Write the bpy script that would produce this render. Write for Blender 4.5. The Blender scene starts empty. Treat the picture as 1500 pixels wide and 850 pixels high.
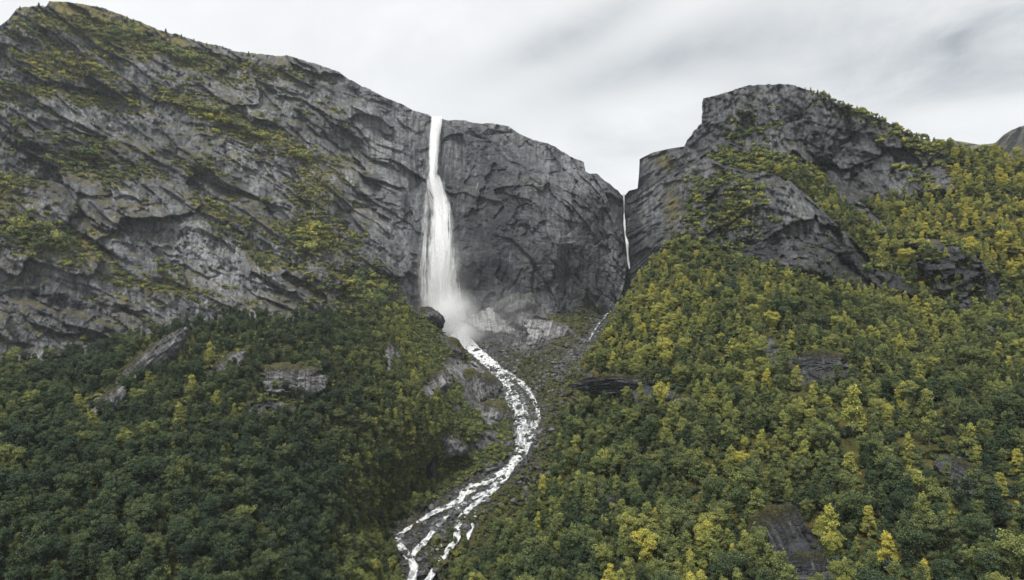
import bpy, math, random
import numpy as np

# ------------------------------------------------------------------ basics
S = bpy.context.scene
C = S.collection
rng = np.random.default_rng(7)
F = 1000.0            # focal length in photo pixels (photo 1500 x 850), camera level at the origin


def at(px, py, Y):
    """photo pixel + distance -> world point"""
    return np.stack([(np.asarray(px) - 750.0) / F * Y, np.asarray(Y) + 0 * np.asarray(px), (425.0 - np.asarray(py)) / F * Y], -1)


# ------------------------------------------------------------------ noise
def _h(ix, iy, seed):
    n = (ix.astype(np.int64) * 374761393 + iy.astype(np.int64) * 668265263 + seed * 1274126177) & 0xFFFFFFFF
    n = ((n ^ (n >> 13)) * 1274126177) & 0xFFFFFFFF
    n = ((n ^ (n >> 16)) * 2246822519) & 0xFFFFFFFF
    n = n ^ (n >> 15)
    return (n & 0xFFFFFF) / float(0x1000000)


def perlin(x, y, seed=0):
    x0 = np.floor(x); y0 = np.floor(y)
    fx = x - x0; fy = y - y0
    u = fx * fx * fx * (fx * (fx * 6 - 15) + 10); v = fy * fy * fy * (fy * (fy * 6 - 15) + 10)

    def g(i, j):
        a = _h(x0 + i, y0 + j, seed) * 2 * math.pi
        return np.cos(a) * (fx - i) + np.sin(a) * (fy - j)
    a = g(0, 0) * (1 - u) + g(1, 0) * u
    b = g(0, 1) * (1 - u) + g(1, 1) * u
    return (a * (1 - v) + b * v) * 1.5


def fbm(x, y, octs=4, seed=0, gain=0.5, lac=2.03):
    s = 0; amp = 1.0; tot = 0
    for o in range(octs):
        s = s + amp * perlin(x, y, seed + o * 17); tot += amp
        x = x * lac + 3.1; y = y * lac + 1.7; amp *= gain
    return s / tot


def facets(a, b, size, seed, tilt=0.6, asp=1.0, ang=0.0):
    """broken rock: every Worley cell is a plane with a tilt of its own. Returns (height in units of size, F2-F1)."""
    ca, sa = math.cos(ang), math.sin(ang)
    x = (a * ca + b * sa) / size / asp; y = (-a * sa + b * ca) / size
    x = x + 0.22 * perlin(x * 2.3, y * 2.3, seed + 5); y = y + 0.22 * perlin(x * 2.3 + 9, y * 2.3, seed + 6)
    x0 = np.floor(x); y0 = np.floor(y)
    f1 = np.full(x.shape, 9.0); f2 = np.full(x.shape, 9.0); h = np.zeros(x.shape)
    for i in (-1, 0, 1):
        for j in (-1, 0, 1):
            cx = x0 + i; cy = y0 + j
            dx = x - cx - _h(cx, cy, seed); dy = y - cy - _h(cx, cy, seed + 1)
            d = dx * dx + dy * dy
            gx = _h(cx, cy, seed + 2) - .5; gy = _h(cx, cy, seed + 3) - .5; hh = _h(cx, cy, seed + 4) - .5
            val = hh * 0.6 + tilt * 2 * (gx * dx + gy * dy)
            n = d < f1
            f2 = np.where(n, f1, np.minimum(f2, d)); f1 = np.where(n, d, f1); h = np.where(n, val, h)
    return h, np.sqrt(f2) - np.sqrt(f1)


def strata(a, b, T, ang, seed, rough=0.35):
    """slabs: each layer leans back upward and is undercut at its lower edge. 0..1"""
    s = b * math.cos(ang) + a * math.sin(ang)
    s = s / T + rough * 2.2 * fbm(a / T / 3.0, b / T / 3.0, 3, seed)
    f = s - np.floor(s)
    k = _h(np.floor(s), np.floor(s) * 0, seed + 9)
    m = np.clip(0.5 + 1.3 * fbm(a / T / 1.6 + k * 31, b / T / 4, 2, seed + 3), 0, 1)
    e = np.clip(f / 0.06, 0, 1)
    return (1 - f) * e * m


def sstep(x, a, b):
    t = np.clip((x - a) / (b - a), 0, 1)
    return t * t * (3 - 2 * t)


def inpoly(px, py, poly):
    r = np.zeros(px.shape, bool)
    n = len(poly); j = n - 1
    for i in range(n):
        xi, yi = poly[i]; xj, yj = poly[j]
        if yi != yj:
            r ^= ((yi > py) != (yj > py)) & (px < (xj - xi) * (py - yi) / (yj - yi) + xi)
        j = i
    return r


def blob(px, py, items):
    """soft max of gaussian ellipses (cx, cy, rx, ry, angle_deg, weight)"""
    m = np.zeros(px.shape)
    for cx, cy, rx, ry, an, w in items:
        c, s = math.cos(math.radians(an)), math.sin(math.radians(an))
        dx = px - cx; dy = py - cy
        u = (dx * c + dy * s) / rx; v = (-dx * s + dy * c) / ry
        m = np.maximum(m, w * np.exp(-(u * u + v * v)))
    return m


def polyline_dist(px, py, pts):
    d = np.full(px.shape, 1e9)
    for (x0, y0), (x1, y1) in zip(pts[:-1], pts[1:]):
        vx, vy = x1 - x0, y1 - y0
        t = np.clip(((px - x0) * vx + (py - y0) * vy) / (vx * vx + vy * vy + 1e-9), 0, 1)
        d = np.minimum(d, np.hypot(px - x0 - t * vx, py - y0 - t * vy))
    return d


def tps(ctrl):
    """thin-plate spline of log distance over the view directions of surveyed points"""
    c = np.array(ctrl, float); P = c[:, :2] / 500.0; y = np.log(c[:, 2]); n = len(c)

    def U(r2):
        return np.where(r2 > 1e-12, 0.5 * r2 * np.log(r2 + 1e-12), 0)
    K = U(((P[:, None] - P[None]) ** 2).sum(-1)) + np.eye(n) * 2e-3
    A = np.zeros((n + 3, n + 3)); A[:n, :n] = K; A[:n, n] = 1; A[:n, n + 1:] = P; A[n, :n] = 1; A[n + 1:, :n] = P.T
    w = np.linalg.solve(A, np.concatenate([y, np.zeros(3)]))

    def f(px, py):
        sh = px.shape; q = np.stack([px.ravel(), py.ravel()], -1) / 500.0
        o = np.zeros(len(q))
        for i in range(n):
            o += w[i] * U(((q - P[i]) ** 2).sum(-1))
        o += w[n] + q @ w[n + 1:]
        return np.exp(o).reshape(sh)
    return f


# ------------------------------------------------------------------ mesh helpers
def mesh_np(name, V, faces, smooth=True, mat=None, attrs=None):
    me = bpy.data.meshes.new(name)
    V = np.asarray(V, np.float32); faces = np.asarray(faces, np.int32)
    me.vertices.add(len(V)); me.vertices.foreach_set('co', V.ravel())
    k = faces.shape[1]
    me.loops.add(faces.size); me.loops.foreach_set('vertex_index', faces.ravel())
    me.polygons.add(len(faces))
    me.polygons.foreach_set('loop_start', np.arange(0, faces.size, k, dtype=np.int32))
    me.polygons.foreach_set('loop_total', np.full(len(faces), k, np.int32))
    me.polygons.foreach_set('use_smooth', np.full(len(faces), smooth))
    me.update(calc_edges=True)
    for an, av in (attrs or {}).items():
        at_ = me.attributes.new(an, 'FLOAT', 'POINT'); at_.data.foreach_set('value', np.asarray(av, np.float32).ravel())
    if mat: me.materials.append(mat)
    return me


def link(name, me, parent=None):
    o = bpy.data.objects.new(name, me); C.objects.link(o)
    if parent: o.parent = parent
    return o


def tag(o, label=None, cat=None, group=None, kind=None):
    if label: o['label'] = label
    if cat: o['category'] = cat
    if group: o['group'] = group
    if kind: o['kind'] = kind
    return o


def gridfaces(nr, nc):
    i = np.arange(nr * nc).reshape(nr, nc)
    return np.stack([i[:-1, :-1], i[:-1, 1:], i[1:, 1:], i[1:, :-1]], -1).reshape(-1, 4)


def poly_param(pts, n):
    p = np.array(pts, float); d = np.concatenate([[0], np.cumsum(np.hypot(*np.diff(p, axis=0).T))]); d /= d[-1]
    t = np.linspace(0, 1, n)
    return np.stack([np.interp(t, d, p[:, 0]), np.interp(t, d, p[:, 1])], -1)


def jag(p, amp, scale, seed):
    """break a smooth outline into blocky rock steps"""
    s = np.arange(len(p)) * 1.0
    n = fbm(s / scale, s * 0 + seed * 3.3, 4, seed, 0.6)
    blk = (_h(np.floor(s / (scale * 0.6) + 0.5 * n), s * 0, seed) - .5)
    p = p.copy(); p[:, 1] += amp * (n * 1.2 + blk * 0.6)
    return p


class Sheet:
    """a hillside: outline in view directions, distance from surveyed points, relief in metres"""

    def __init__(self, top, left, right, bottom, nc, nr, ctrl, relief, jagtop=(0, 20, 1), jagleft=0, fit=None):
        T = poly_param(top, nc); B = poly_param(bottom, nc); Lf = poly_param(left, nr); R = poly_param(right, nr)
        if jagtop[0]: T = jag(T, *jagtop)
        if jagleft: Lf[:, 0] += jagleft * fbm(np.arange(nr) / 14.0, np.zeros(nr) + 4.4, 4, 3, 0.6)
        Lf[0] = T[0]; R[0] = T[-1]; B[0] = Lf[-1]; B[-1] = R[-1]
        s = np.linspace(0, 1, nc)[None, :, None]; t = np.linspace(0, 1, nr)[:, None, None]
        P = (1 - t) * T[None] + t * B[None] + (1 - s) * Lf[:, None] + s * R[:, None] - (
            (1 - s) * (1 - t) * T[0] + s * (1 - t) * T[-1] + (1 - s) * t * B[0] + s * t * B[-1])
        self.px, self.py = P[..., 0], P[..., 1]
        self.nr, self.nc = nr, nc
        f = tps(ctrl); self.f = f
        Y = f(self.px, self.py)
        if fit: Y = fit(self.px, self.py, Y)
        W = at(self.px, self.py, Y)
        X, Z = W[..., 0], W[..., 2]
        a = X + 0.35 * Y; b = Z + 0.5 * (Y - Y.mean())
        self.a, self.b = a, b
        r = relief(self, a, b, self.px, self.py)
        self.rel = r
        self.Y = Y - r * np.clip(1.0, 0, 1)
        self.P = at(self.px, self.py, self.Y)
        # normals
        du = np.gradient(self.P, axis=1); dv = np.gradient(self.P, axis=0)
        N = np.cross(dv, du); N /= np.linalg.norm(N, axis=-1, keepdims=True) + 1e-9
        flip = (N * self.P).sum(-1, keepdims=True) > 0
        self.N = np.where(flip, -N, N)

    def build(self, name, mat, attrs, roll_top=None, roll_left=None, roll_right=None):
        P = self.P; A = {k: v.copy() for k, v in attrs.items()}

        def ext(row, steps, axis, sgn):
            out = []
            for k, (dy, dz, dx) in enumerate(steps):
                q = row.copy(); q[..., 0] = row[..., 0] * (row[..., 1] + dy) / row[..., 1] + dx * sgn; q[..., 1] += dy
                q[..., 2] = q[..., 2] * (row[..., 1] + dy) / row[..., 1] if dz is None else q[..., 2] + dz
                q[..., 2] += 0.02 * dy * perlin(row[..., 0] / 9.0, row[..., 2] / 9.0 + k, 5)
                out.append(q)
            return out
        if roll_top:
            e = np.stack(ext(P[0], roll_top, 0, 0)[::-1], 0)
            P = np.concatenate([e, P], 0)
            A = {k: np.concatenate([np.repeat(v[:1], len(roll_top), 0), v], 0) for k, v in A.items()}
        if roll_left:
            e = np.stack(ext(P[:, 0], roll_left, 1, 1)[::-1], 1)
            P = np.concatenate([e, P], 1)
            A = {k: np.concatenate([np.repeat(v[:, :1], len(roll_left), 1), v], 1) for k, v in A.items()}
        if roll_right:
            e = np.stack(ext(P[:, -1], roll_right, 1, -1), 1)
            P = np.concatenate([P, e], 1)
            A = {k: np.concatenate([v, np.repeat(v[:, -1:], len(roll_right), 1)], 1) for k, v in A.items()}
        nr, nc = P.shape[:2]
        me = mesh_np(name, P.reshape(-1, 3), gridfaces(nr, nc)[:, ::-1], True, mat, A)
        return tag(link(name, me), kind='structure')


# ------------------------------------------------------------------ materials
def newmat(name):
    m = bpy.data.materials.new(name); m.use_nodes = True
    nt = m.node_tree; nt.nodes.clear()
    return m, nt, nt.nodes, nt.links


class NB:
    """short node builder"""

    def __init__(self, nt): self.nt = nt; self.n = nt.nodes; self.l = nt.links

    def node(self, t, **kw):
        n = self.n.new(t)
        for k, v in kw.items(): setattr(n, k, v)
        return n

    def put(self, sock, v):
        if hasattr(v, 'node'): self.l.new(v, sock)
        elif v is not None: sock.default_value = v

    def math(self, op, a, b=None, c=None, clamp=False):
        n = self.node('ShaderNodeMath', operation=op, use_clamp=clamp)
        for i, v in enumerate((a, b, c)):
            if v is not None: self.put(n.inputs[i], v)
        return n.outputs[0]

    def mix(self, f, a, b, mode='MIX'):
        n = self.node('ShaderNodeMix', data_type='RGBA', blend_type=mode)
        self.put(n.inputs['Factor'], f)
        for s, v in ((n.inputs[6], a), (n.inputs[7], b)):
            self.put(s, (*v, 1) if isinstance(v, tuple) and len(v) == 3 else v)
        return n.outputs[2]

    def noise(self, vec, scale, detail=4, rough=0.55, dist=0.0):
        n = self.node('ShaderNodeTexNoise')
        self.put(n.inputs['Vector'], vec); n.inputs['Scale'].default_value = scale; n.inputs['Detail'].default_value = detail
        n.inputs['Roughness'].default_value = rough; n.inputs['Distortion'].default_value = dist
        return n.outputs['Fac']

    def voro(self, vec, scale, feature='F1', out='Distance'):
        n = self.node('ShaderNodeTexVoronoi', feature=feature)
        self.put(n.inputs['Vector'], vec); n.inputs['Scale'].default_value = scale
        return n.outputs[out]

    def mapping(self, vec, scale=(1, 1, 1), rot=(0, 0, 0), loc=(0, 0, 0)):
        n = self.node('ShaderNodeMapping')
        self.put(n.inputs['Vector'], vec); n.inputs['Scale'].default_value = scale; n.inputs['Rotation'].default_value = rot
        n.inputs['Location'].default_value = loc
        return n.outputs[0]

    def ramp(self, fac, stops, interp='LINEAR'):
        n = self.node('ShaderNodeValToRGB'); n.color_ramp.interpolation = interp
        e = n.color_ramp.elements
        while len(e) < len(stops): e.new(0.5)
        for k, (p, c) in enumerate(stops):
            e[k].position = p; e[k].color = (c, c, c, 1) if isinstance(c, (int, float)) else (*c, 1)
        self.put(n.inputs[0], fac)
        return n.outputs[0]

    def range(self, v, a, b, c=0.0, d=1.0):
        n = self.node('ShaderNodeMapRange'); self.put(n.inputs[0], v)
        for i, k in enumerate((a, b, c, d)): n.inputs[i + 1].default_value = k
        return n.outputs[0]

    def attr(self, name, typ='GEOMETRY'):
        n = self.node('ShaderNodeAttribute', attribute_type=typ, attribute_name=name)
        return n.outputs['Fac']


def rock_material(name, dark=(0.075, 0.078, 0.085), light=(0.30, 0.30, 0.305), warm=(0.17, 0.155, 0.13), scale=1.0,
                  vegc=((0.062, 0.062, 0.022), (0.135, 0.120, 0.038), (0.21, 0.165, 0.060))):
    m, nt, N, L = newmat(name); b = NB(nt)
    pos = b.node('ShaderNodeTexCoord').outputs['Object']
    big = b.noise(pos, 0.018 * scale, 5, 0.6)
    mid = b.noise(pos, 0.11 * scale, 6, 0.68, 0.6)
    fine = b.noise(pos, 0.55 * scale, 5, 0.75)
    rid = b.node('ShaderNodeTexNoise', noise_type='RIDGED_MULTIFRACTAL'); nt.links.new(b.mapping(pos, (1, 1, 0.55), (0, 0.35, 0)), rid.inputs['Vector'])
    rid.inputs['Scale'].default_value = 0.13 * scale; rid.inputs['Detail'].default_value = 5; rid.inputs['Roughness'].default_value = 0.6
    rid = rid.outputs['Fac']
    stk = b.noise(b.mapping(pos, (0.30 * scale, 0.12 * scale, 0.018 * scale)), 1.0, 4, 0.6)       # water stains running down
    dia = b.noise(b.mapping(pos, (0.05 * scale, 0.05 * scale, 0.35 * scale), (0, math.radians(28), 0)), 1.0, 5, 0.6, 0.4)
    v = b.math('ADD', b.math('MULTIPLY', big, 0.95), b.math('MULTIPLY', mid, 0.5))
    v = b.math('ADD', v, b.math('MULTIPLY', fine, 0.45))
    v = b.math('ADD', v, b.math('MULTIPLY', dia, 0.40))
    v = b.math('ADD', v, b.math('MULTIPLY', b.math('SUBTRACT', rid, 0.45), -0.10))
    v = b.math('ADD', v, b.math('MULTIPLY', b.attr('pale'), 0.35))
    t = b.range(v, 0.94, 1.38)
    col = b.mix(t, dark, light)
    col = b.mix(b.range(b.noise(pos, 0.04 * scale, 3), 0.52, 0.72, 0, 0.5), col, warm)
    # dark and pale streaks
    sd = b.range(stk, 0.48, 0.64)
    col = b.mix(b.math('MULTIPLY', sd, 0.74), col, (0.035, 0.037, 0.042))
    wide = b.noise(b.mapping(pos, (0.085 * scale, 0.04 * scale, 0.007 * scale)), 1.0, 3, 0.55)
    col = b.mix(b.range(wide, 0.50, 0.66, 0, 0.65), col, (0.030, 0.032, 0.037))
    sl = b.math('MULTIPLY', b.range(stk, 0.36, 0.29), b.attr('streak'))
    col = b.mix(sl, col, (0.48, 0.46, 0.42))
    # joints
    jn = b.voro(b.mapping(pos, (1, 1, 0.6), (0, 0.5, 0)), 0.12 * scale, 'DISTANCE_TO_EDGE')
    crack = b.range(jn, 0.0, 0.05, 1, 0)
    col = b.mix(b.math('MULTIPLY', crack, 0.45), col, (0.03, 0.03, 0.033))
    # wet rock, and rock that is simply darkened
    col = b.mix(b.math('MULTIPLY', b.attr('wet'), b.range(stk, 0.36, 0.56, 0.35, 1.25), None, True), col, b.mix(0.72, col, (0.022, 0.024, 0.028)))
    # moss, grass and heather
    vn = b.math('ADD', b.attr('veg'), b.math('MULTIPLY', b.math('SUBTRACT', b.noise(pos, 0.5 * scale, 5, 0.75), 0.5), 1.5))
    vm = b.range(vn, 0.38, 0.62)
    vc = b.ramp(b.noise(pos, 0.16, 5, 0.7), [(0.3, vegc[0]), (0.5, vegc[1]), (0.7, vegc[2])])
    col = b.mix(vm, col, vc)
    p = N.new('ShaderNodeBsdfPrincipled')
    L.new(col, p.inputs['Base Color'])
    rough = b.mix(b.attr('wet'), (0.85, 0.85, 0.85), (0.5, 0.5, 0.5)); L.new(rough, p.inputs['Roughness'])
    p.inputs['Specular IOR Level'].default_value = 0.25
    h = b.math('ADD', b.math('MULTIPLY', mid, 1.5), b.math('MULTIPLY', fine, 1.3))
    h = b.math('ADD', h, b.math('MULTIPLY', dia, 0.8))
    h = b.math('SUBTRACT', h, b.math('MULTIPLY', rid, 0.45))
    h = b.math('SUBTRACT', h, b.math('MULTIPLY', crack, 0.5))
    h = b.math('ADD', h, b.math('MULTIPLY', b.math('MULTIPLY', vm, b.noise(pos, 1.2, 3)), 1.6))
    bp = N.new('ShaderNodeBump'); bp.inputs['Distance'].default_value = 1.0; bp.inputs['Strength'].default_value = 0.9
    L.new(h, bp.inputs['Height']); L.new(bp.outputs[0], p.inputs['Normal'])
    o = N.new('ShaderNodeOutputMaterial'); L.new(p.outputs[0], o.inputs[0])
    return m


def foliage_material(name, sat=1.0):
    m, nt, N, L = newmat(name); b = NB(nt)
    t = b.attr('tint', 'INSTANCER')
    geo = b.node('ShaderNodeNewGeometry')
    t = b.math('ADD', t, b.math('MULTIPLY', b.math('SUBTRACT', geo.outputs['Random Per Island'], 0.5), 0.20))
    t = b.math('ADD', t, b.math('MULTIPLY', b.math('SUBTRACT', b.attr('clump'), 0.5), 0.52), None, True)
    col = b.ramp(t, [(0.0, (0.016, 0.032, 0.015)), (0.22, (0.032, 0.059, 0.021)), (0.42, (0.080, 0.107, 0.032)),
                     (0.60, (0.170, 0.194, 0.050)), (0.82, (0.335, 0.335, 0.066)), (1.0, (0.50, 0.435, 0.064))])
    r2 = b.math('FRACT', b.math('MULTIPLY', geo.outputs['Random Per Island'], 37.7))
    col = b.mix(1.0, col, b.ramp(r2, [(0, 0.62), (1, 1.30)]), 'MULTIPLY')
    d = N.new('ShaderNodeBsdfDiffuse'); L.new(col, d.inputs[0])
    tr = N.new('ShaderNodeBsdfTranslucent'); L.new(col, tr.inputs[0])
    gl = N.new('ShaderNodeBsdfGlossy'); gl.inputs['Roughness'].default_value = 0.55; gl.inputs[0].default_value = (0.8, 0.85, 0.9, 1)
    mx = N.new('ShaderNodeMixShader'); mx.inputs[0].default_value = 0.20; L.new(d.outputs[0], mx.inputs[1]); L.new(tr.outputs[0], mx.inputs[2])
    m2 = N.new('ShaderNodeMixShader'); m2.inputs[0].default_value = 0.035; L.new(mx.outputs[0], m2.inputs[1]); L.new(gl.outputs[0], m2.inputs[2])
    o = N.new('ShaderNodeOutputMaterial'); L.new(m2.outputs[0], o.inputs[0])
    return m


def bark_material():
    m, nt, N, L = newmat('bark'); b = NB(nt)
    pos = b.node('ShaderNodeTexCoord').outputs['Object']
    n = b.noise(b.mapping(pos, (3, 3, 1.2)), 1.5, 4, 0.7)
    col = b.ramp(n, [(0.35, (0.05, 0.043, 0.036)), (0.55, (0.20, 0.19, 0.175)), (0.7, (0.42, 0.41, 0.39))])
    p = N.new('ShaderNodeBsdfPrincipled'); L.new(col, p.inputs['Base Color']); p.inputs['Roughness'].default_value = 0.9
    o = N.new('ShaderNodeOutputMaterial'); L.new(p.outputs[0], o.inputs[0])
    return m


ROCK = rock_material('gneiss_cliff', dark=(0.038, 0.041, 0.048), light=(0.245, 0.252, 0.265))
ROCKR = rock_material('gneiss_cliff_mossy', dark=(0.030, 0.033, 0.038), light=(0.18, 0.184, 0.193), scale=1.7,
                      vegc=((0.030, 0.034, 0.010), (0.075, 0.073, 0.018), (0.14, 0.115, 0.03)))
SOIL = rock_material('forest_ground', dark=(0.05, 0.052, 0.055), light=(0.27, 0.27, 0.275), scale=1.7,
                     vegc=((0.026, 0.032, 0.011), (0.062, 0.066, 0.021), (0.12, 0.11, 0.035)))
BED = rock_material('boulder_bed', dark=(0.05, 0.05, 0.055), light=(0.24, 0.24, 0.245), scale=2.2,
                    vegc=((0.030, 0.034, 0.012), (0.070, 0.068, 0.020), (0.11, 0.095, 0.035)))
LEAF = foliage_material('leaves')
BARK = bark_material()
STREAM_LIFT = 1.8
# ------------------------------------------------------------------ the far mountain wall
def relief_wall(sh, a, b, px, py):
    fall = np.exp(-((px - 640) / 26.0) ** 2) * sstep(py, 120, 200)
    left = sstep(px, 620, 540)
    x, z = a, b
    bk = 18 * (0.2 + 0.8 * left); bx = bk * fbm(x / 170, z / 170, 2, 73); bz = bk * fbm(x / 170, z / 170, 2, 74)           # folded beds
    x = x + bx; z = z + bz
    wx = x + 9 * fbm(x / 45, z / 45, 3, 71); wz = z + 9 * fbm(x / 45, z / 45, 3, 72)
    zone = np.clip(0.55 + 1.5 * fbm(x / 80, z / 80, 2, 75), 0, 1.2)
    f1, e1 = facets(wx, wz, 66, 11, 0.75, 1.6, -0.5)
    f2, e2 = facets(wx, wz, 28, 12, 0.85, 1.7, -0.5)
    f3, e3 = facets(x, z, 11, 13, 0.9, 1.6, -0.45)
    f4, e4 = facets(x, z, 4.6, 14, 0.9, 1.4, -0.4)
    g2, c2 = facets(wx, wz, 24, 15, 0.8, 2.4, 1.35); g3, c3 = facets(x, z, 10, 16, 0.8, 2.4, 1.25); g4, c4 = facets(x, z, 4.5, 17, 0.9, 1.8, 1.1)
    lo = np.clip(0.6 + 1.2 * fbm(x / 60, z / 60, 2, 36), 0.3, 1)                 # some faces are smooth, others shattered
    jc = left * (1.6 * np.exp(-(e2 / .05) ** 2) + 1.3 * np.exp(-(e3 / .08) ** 2) * lo) + (1 - left) * (0.7 * np.exp(-(c2 / .03) ** 2) + 0.7 * np.exp(-(c3 / .06) ** 2) * lo)
    r = 20 * f1 + left * (12.5 * f2 + lo * (5.6 * f3 + 2.6 * f4)) + (1 - left) * (9 * g2 + 2.5 * f2 + lo * (4.6 * g3 + 2.3 * g4))
    r -= jc
    s1 = strata(wx, wz, 30, 0.42, 21, 0.22); s2 = strata(x, z, 12, 0.50, 22); s3 = strata(x, z, 5.5, 0.35, 24)
    r += left * (10.0 * s1 * (0.35 + zone) + zone * lo * (4.0 * s2 + 1.0 * s3) + (1.2 - zone) * (3.5 * g3 + 1.6 * g4) * lo) + (1 - left) * (8 * strata(wx, wz, 52, 0.9, 23) * sstep(px, 690, 760) + 2.0 * lo * strata(x, z, 20, 0.9, 25))
    # upright joints and ribs right of the fall
    col = np.abs(perlin(x / 12.0 + 0.12 * z / 12.0, z / 110.0, 31)); r += (1 - left) * (5.5 * col - 2.4) * np.clip(0.6 + fbm(x / 70, z / 70, 2, 37), .15, 1.2)
    col2 = np.abs(perlin(x / 5.0, z / 40.0, 32)); r += 1.1 * col2
    r += 9 * fbm(x / 95, z / 95, 3, 33)
    r += 0.5 * fbm(x / 3.0, z / 3.0, 3, 34)
    # surveyed big shapes: shadowed overhangs and the gully left of the fall
    r -= blob(px, py, [(250, 345, 60, 12, 12, 9), (290, 352, 40, 10, 20, 8), (395, 430, 36, 18, 0, 10), (470, 425, 40, 20, 0, 7),
                       (60, 440, 70, 10, 10, 8), (613, 270, 12, 70, 12, 12), (530, 250, 60, 10, 40, 6), (545, 190, 55, 8, 30, 5),
                       (830, 400, 6, 60, 4, 7), (735, 430, 40, 30, 0, 8), (280, 95, 40, 6, 10, 5), (590, 340, 30, 10, 50, 6)])
    r += blob(px, py, [(320, 370, 90, 14, 25, 6), (760, 280, 50, 60, 0, 5), (845, 300, 30, 50, 0, 6), (150, 160, 120, 14, 8, 6), (450, 170, 80, 16, 28, 5)])
    r *= (1 - 0.8 * fall)
    r -= 5 * fall
    return r


class WallSheet(Sheet):
    dtop = 0


top_w = [(-200, 75), (-60, 52), (0, 38), (12, 30), (25, 13), (40, 10), (68, 9), (72, 2), (100, 3), (150, 12), (185, 25), (230, 42), (300, 63), (360, 78),
         (420, 82), (470, 95), (500, 108), (530, 127), (560, 140), (590, 155), (625, 168), (631, 172), (648, 174), (655, 176), (685, 177), (700, 180), (720, 181),
         (745, 184), (760, 196), (775, 203), (805, 210), (830, 225), (855, 238), (858, 252), (875, 255), (890, 268), (905, 279), (913, 289)]
ctrl_w = [(-200, 40, 640), (-200, 300, 560), (-200, 620, 500), (0, 30, 660), (0, 250, 600), (0, 400, 560), (0, 600, 520),
          (200, 30, 760), (200, 200, 690), (200, 350, 630), (200, 600, 560), (400, 80, 820), (400, 250, 740), (400, 400, 680), (400, 600, 610),
          (550, 135, 840), (540, 300, 770), (540, 430, 720), (540, 600, 650), (610, 165, 850), (600, 300, 800), (600, 450, 755),
          (640, 173, 850), (640, 300, 815), (640, 450, 795), (640, 550, 780), (680, 180, 845), (690, 330, 800), (690, 450, 790), (690, 540, 775),
          (760, 200, 830), (760, 330, 775), (760, 450, 755), (760, 540, 740), (840, 230, 830), (830, 330, 780), (830, 450, 760), (830, 540, 745),
          (890, 270, 835), (880, 360, 800), (880, 460, 780), (913, 289, 850), (918, 400, 815), (890, 520, 770)]
# grid rows are needed for the distance to the skyline before the relief is worked out
NCW, NRW = 800, 340
WallSheet.dtop = np.linspace(0, 1, NRW)[:, None] * 330 + np.zeros((1, NCW))
W = WallSheet(top_w, [(-200, 75), (-200, 640)], [(913, 289), (912, 320), (914, 350), (919, 385), (914, 420), (895, 470), (890, 520)],
              [(-200, 640), (300, 590), (600, 530), (750, 520), (890, 520)], NCW, NRW, ctrl_w, relief_wall, (2.4, 14, 1))
px, py = W.px, W.py
nz = W.N[..., 2]
belt = blob(px, py, [(150, 40, 110, 30, 12, .75), (270, 85, 90, 14, 18, .7), (60, 50, 40, 30, 0, .35), (380, 100, 70, 12, 10, .5), (100, 95, 90, 28, 10, .55),
                     (260, 145, 70, 16, 18, .55), (170, 150, 60, 12, 5, .55), (310, 170, 60, 12, 22, .75), (375, 200, 50, 11, 18, .65), (440, 230, 60, 14, 35, .6),
                     (470, 280, 40, 40, 40, .55), (460, 350, 50, 36, 10, .7), (60, 350, 70, 26, 18, .8), (120, 228, 40, 22, 0, .6), (200, 250, 60, 14, 0, .35),
                     (290, 245, 50, 14, 0, .4), (220, 415, 60, 22, 15, .5), (150, 385, 60, 16, 18, .45), (545, 425, 60, 40, 20, .75), (20, 140, 50, 14, 0, .5),
                     (640, 480, 60, 20, 0, .3), (530, 110, 70, 10, 30, .3), (860, 460, 40, 40, 30, .5), (965, 250, 40, 26, 0, .4), (980, 320, 26, 60, 0, .5),
                     (780, 265, 50, 10, 15, .4), (700, 230, 30, 8, 0, .12), (330, 320, 60, 14, 30, .35), (380, 370, 50, 10, 30, .3), (10, 280, 30, 30, 0, .5)])
vegW = belt + 0.55 * sstep(nz, 0.35, 0.75) * (0.25 + 0.75 * sstep(px, 650, 520)) + 0.22 * fbm(W.a / 24, W.b / 14, 4, 55) - 0.05
vegW -= 0.3 * np.exp(-((px - 640) / 60.0) ** 2) * (py < 430)
wetW = np.clip(np.exp(-((px - 645) / 34.0) ** 2) * sstep(py, 150, 230) * .85 + blob(px, py, [(720, 430, 70, 60, 0, .75), (600, 300, 30, 90, 0, .5),
               (735, 330, 70, 140, 0, .6), (830, 380, 70, 90, 0, .45), (560, 300, 50, 80, 20, .2), (915, 340, 12, 60, 0, .7)]), 0, .9)
paleW = blob(px, py, [(320, 380, 160, 40, 20, .7), (420, 260, 120, 40, 30, .5), (130, 170, 130, 22, 8, .7), (840, 290, 40, 60, 0, .45), (270, 370, 60, 14, 20, .6), (560, 240, 60, 30, 40, .4)]) \
    - 0.45 * sstep(px, 650, 690) * sstep(py, 180, 260) - blob(px, py, [(720, 300, 50, 130, 0, .3), (60, 230, 90, 40, 10, .5), (60, 430, 80, 40, 10, .55), (460, 420, 70, 30, 0, .5), (800, 420, 80, 50, 0, .3)])
stkW = blob(px, py, [(700, 250, 40, 70, 0, .55), (560, 260, 60, 60, 20, .5), (250, 340, 60, 20, 0, .5), (740, 420, 40, 40, 0, .5), (400, 420, 60, 30, 0, .6)])
mountain = W.build('mountain', ROCK, dict(veg=vegW, wet=wetW, pale=paleW, streak=stkW),
                   roll_top=[(4, 0.2, 0), (14, -0.3, 0), (40, -3, 0), (100, -9, 0), (220, -20, 0), (420, -80, 0)],
                   roll_right=[(6, None, 0.5), (18, None, 2), (45, None, 8), (110, None, 22)])
tag(mountain, 'dark grey rock wall with ledges of scrub behind the tall white waterfall', 'mountain')


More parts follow.
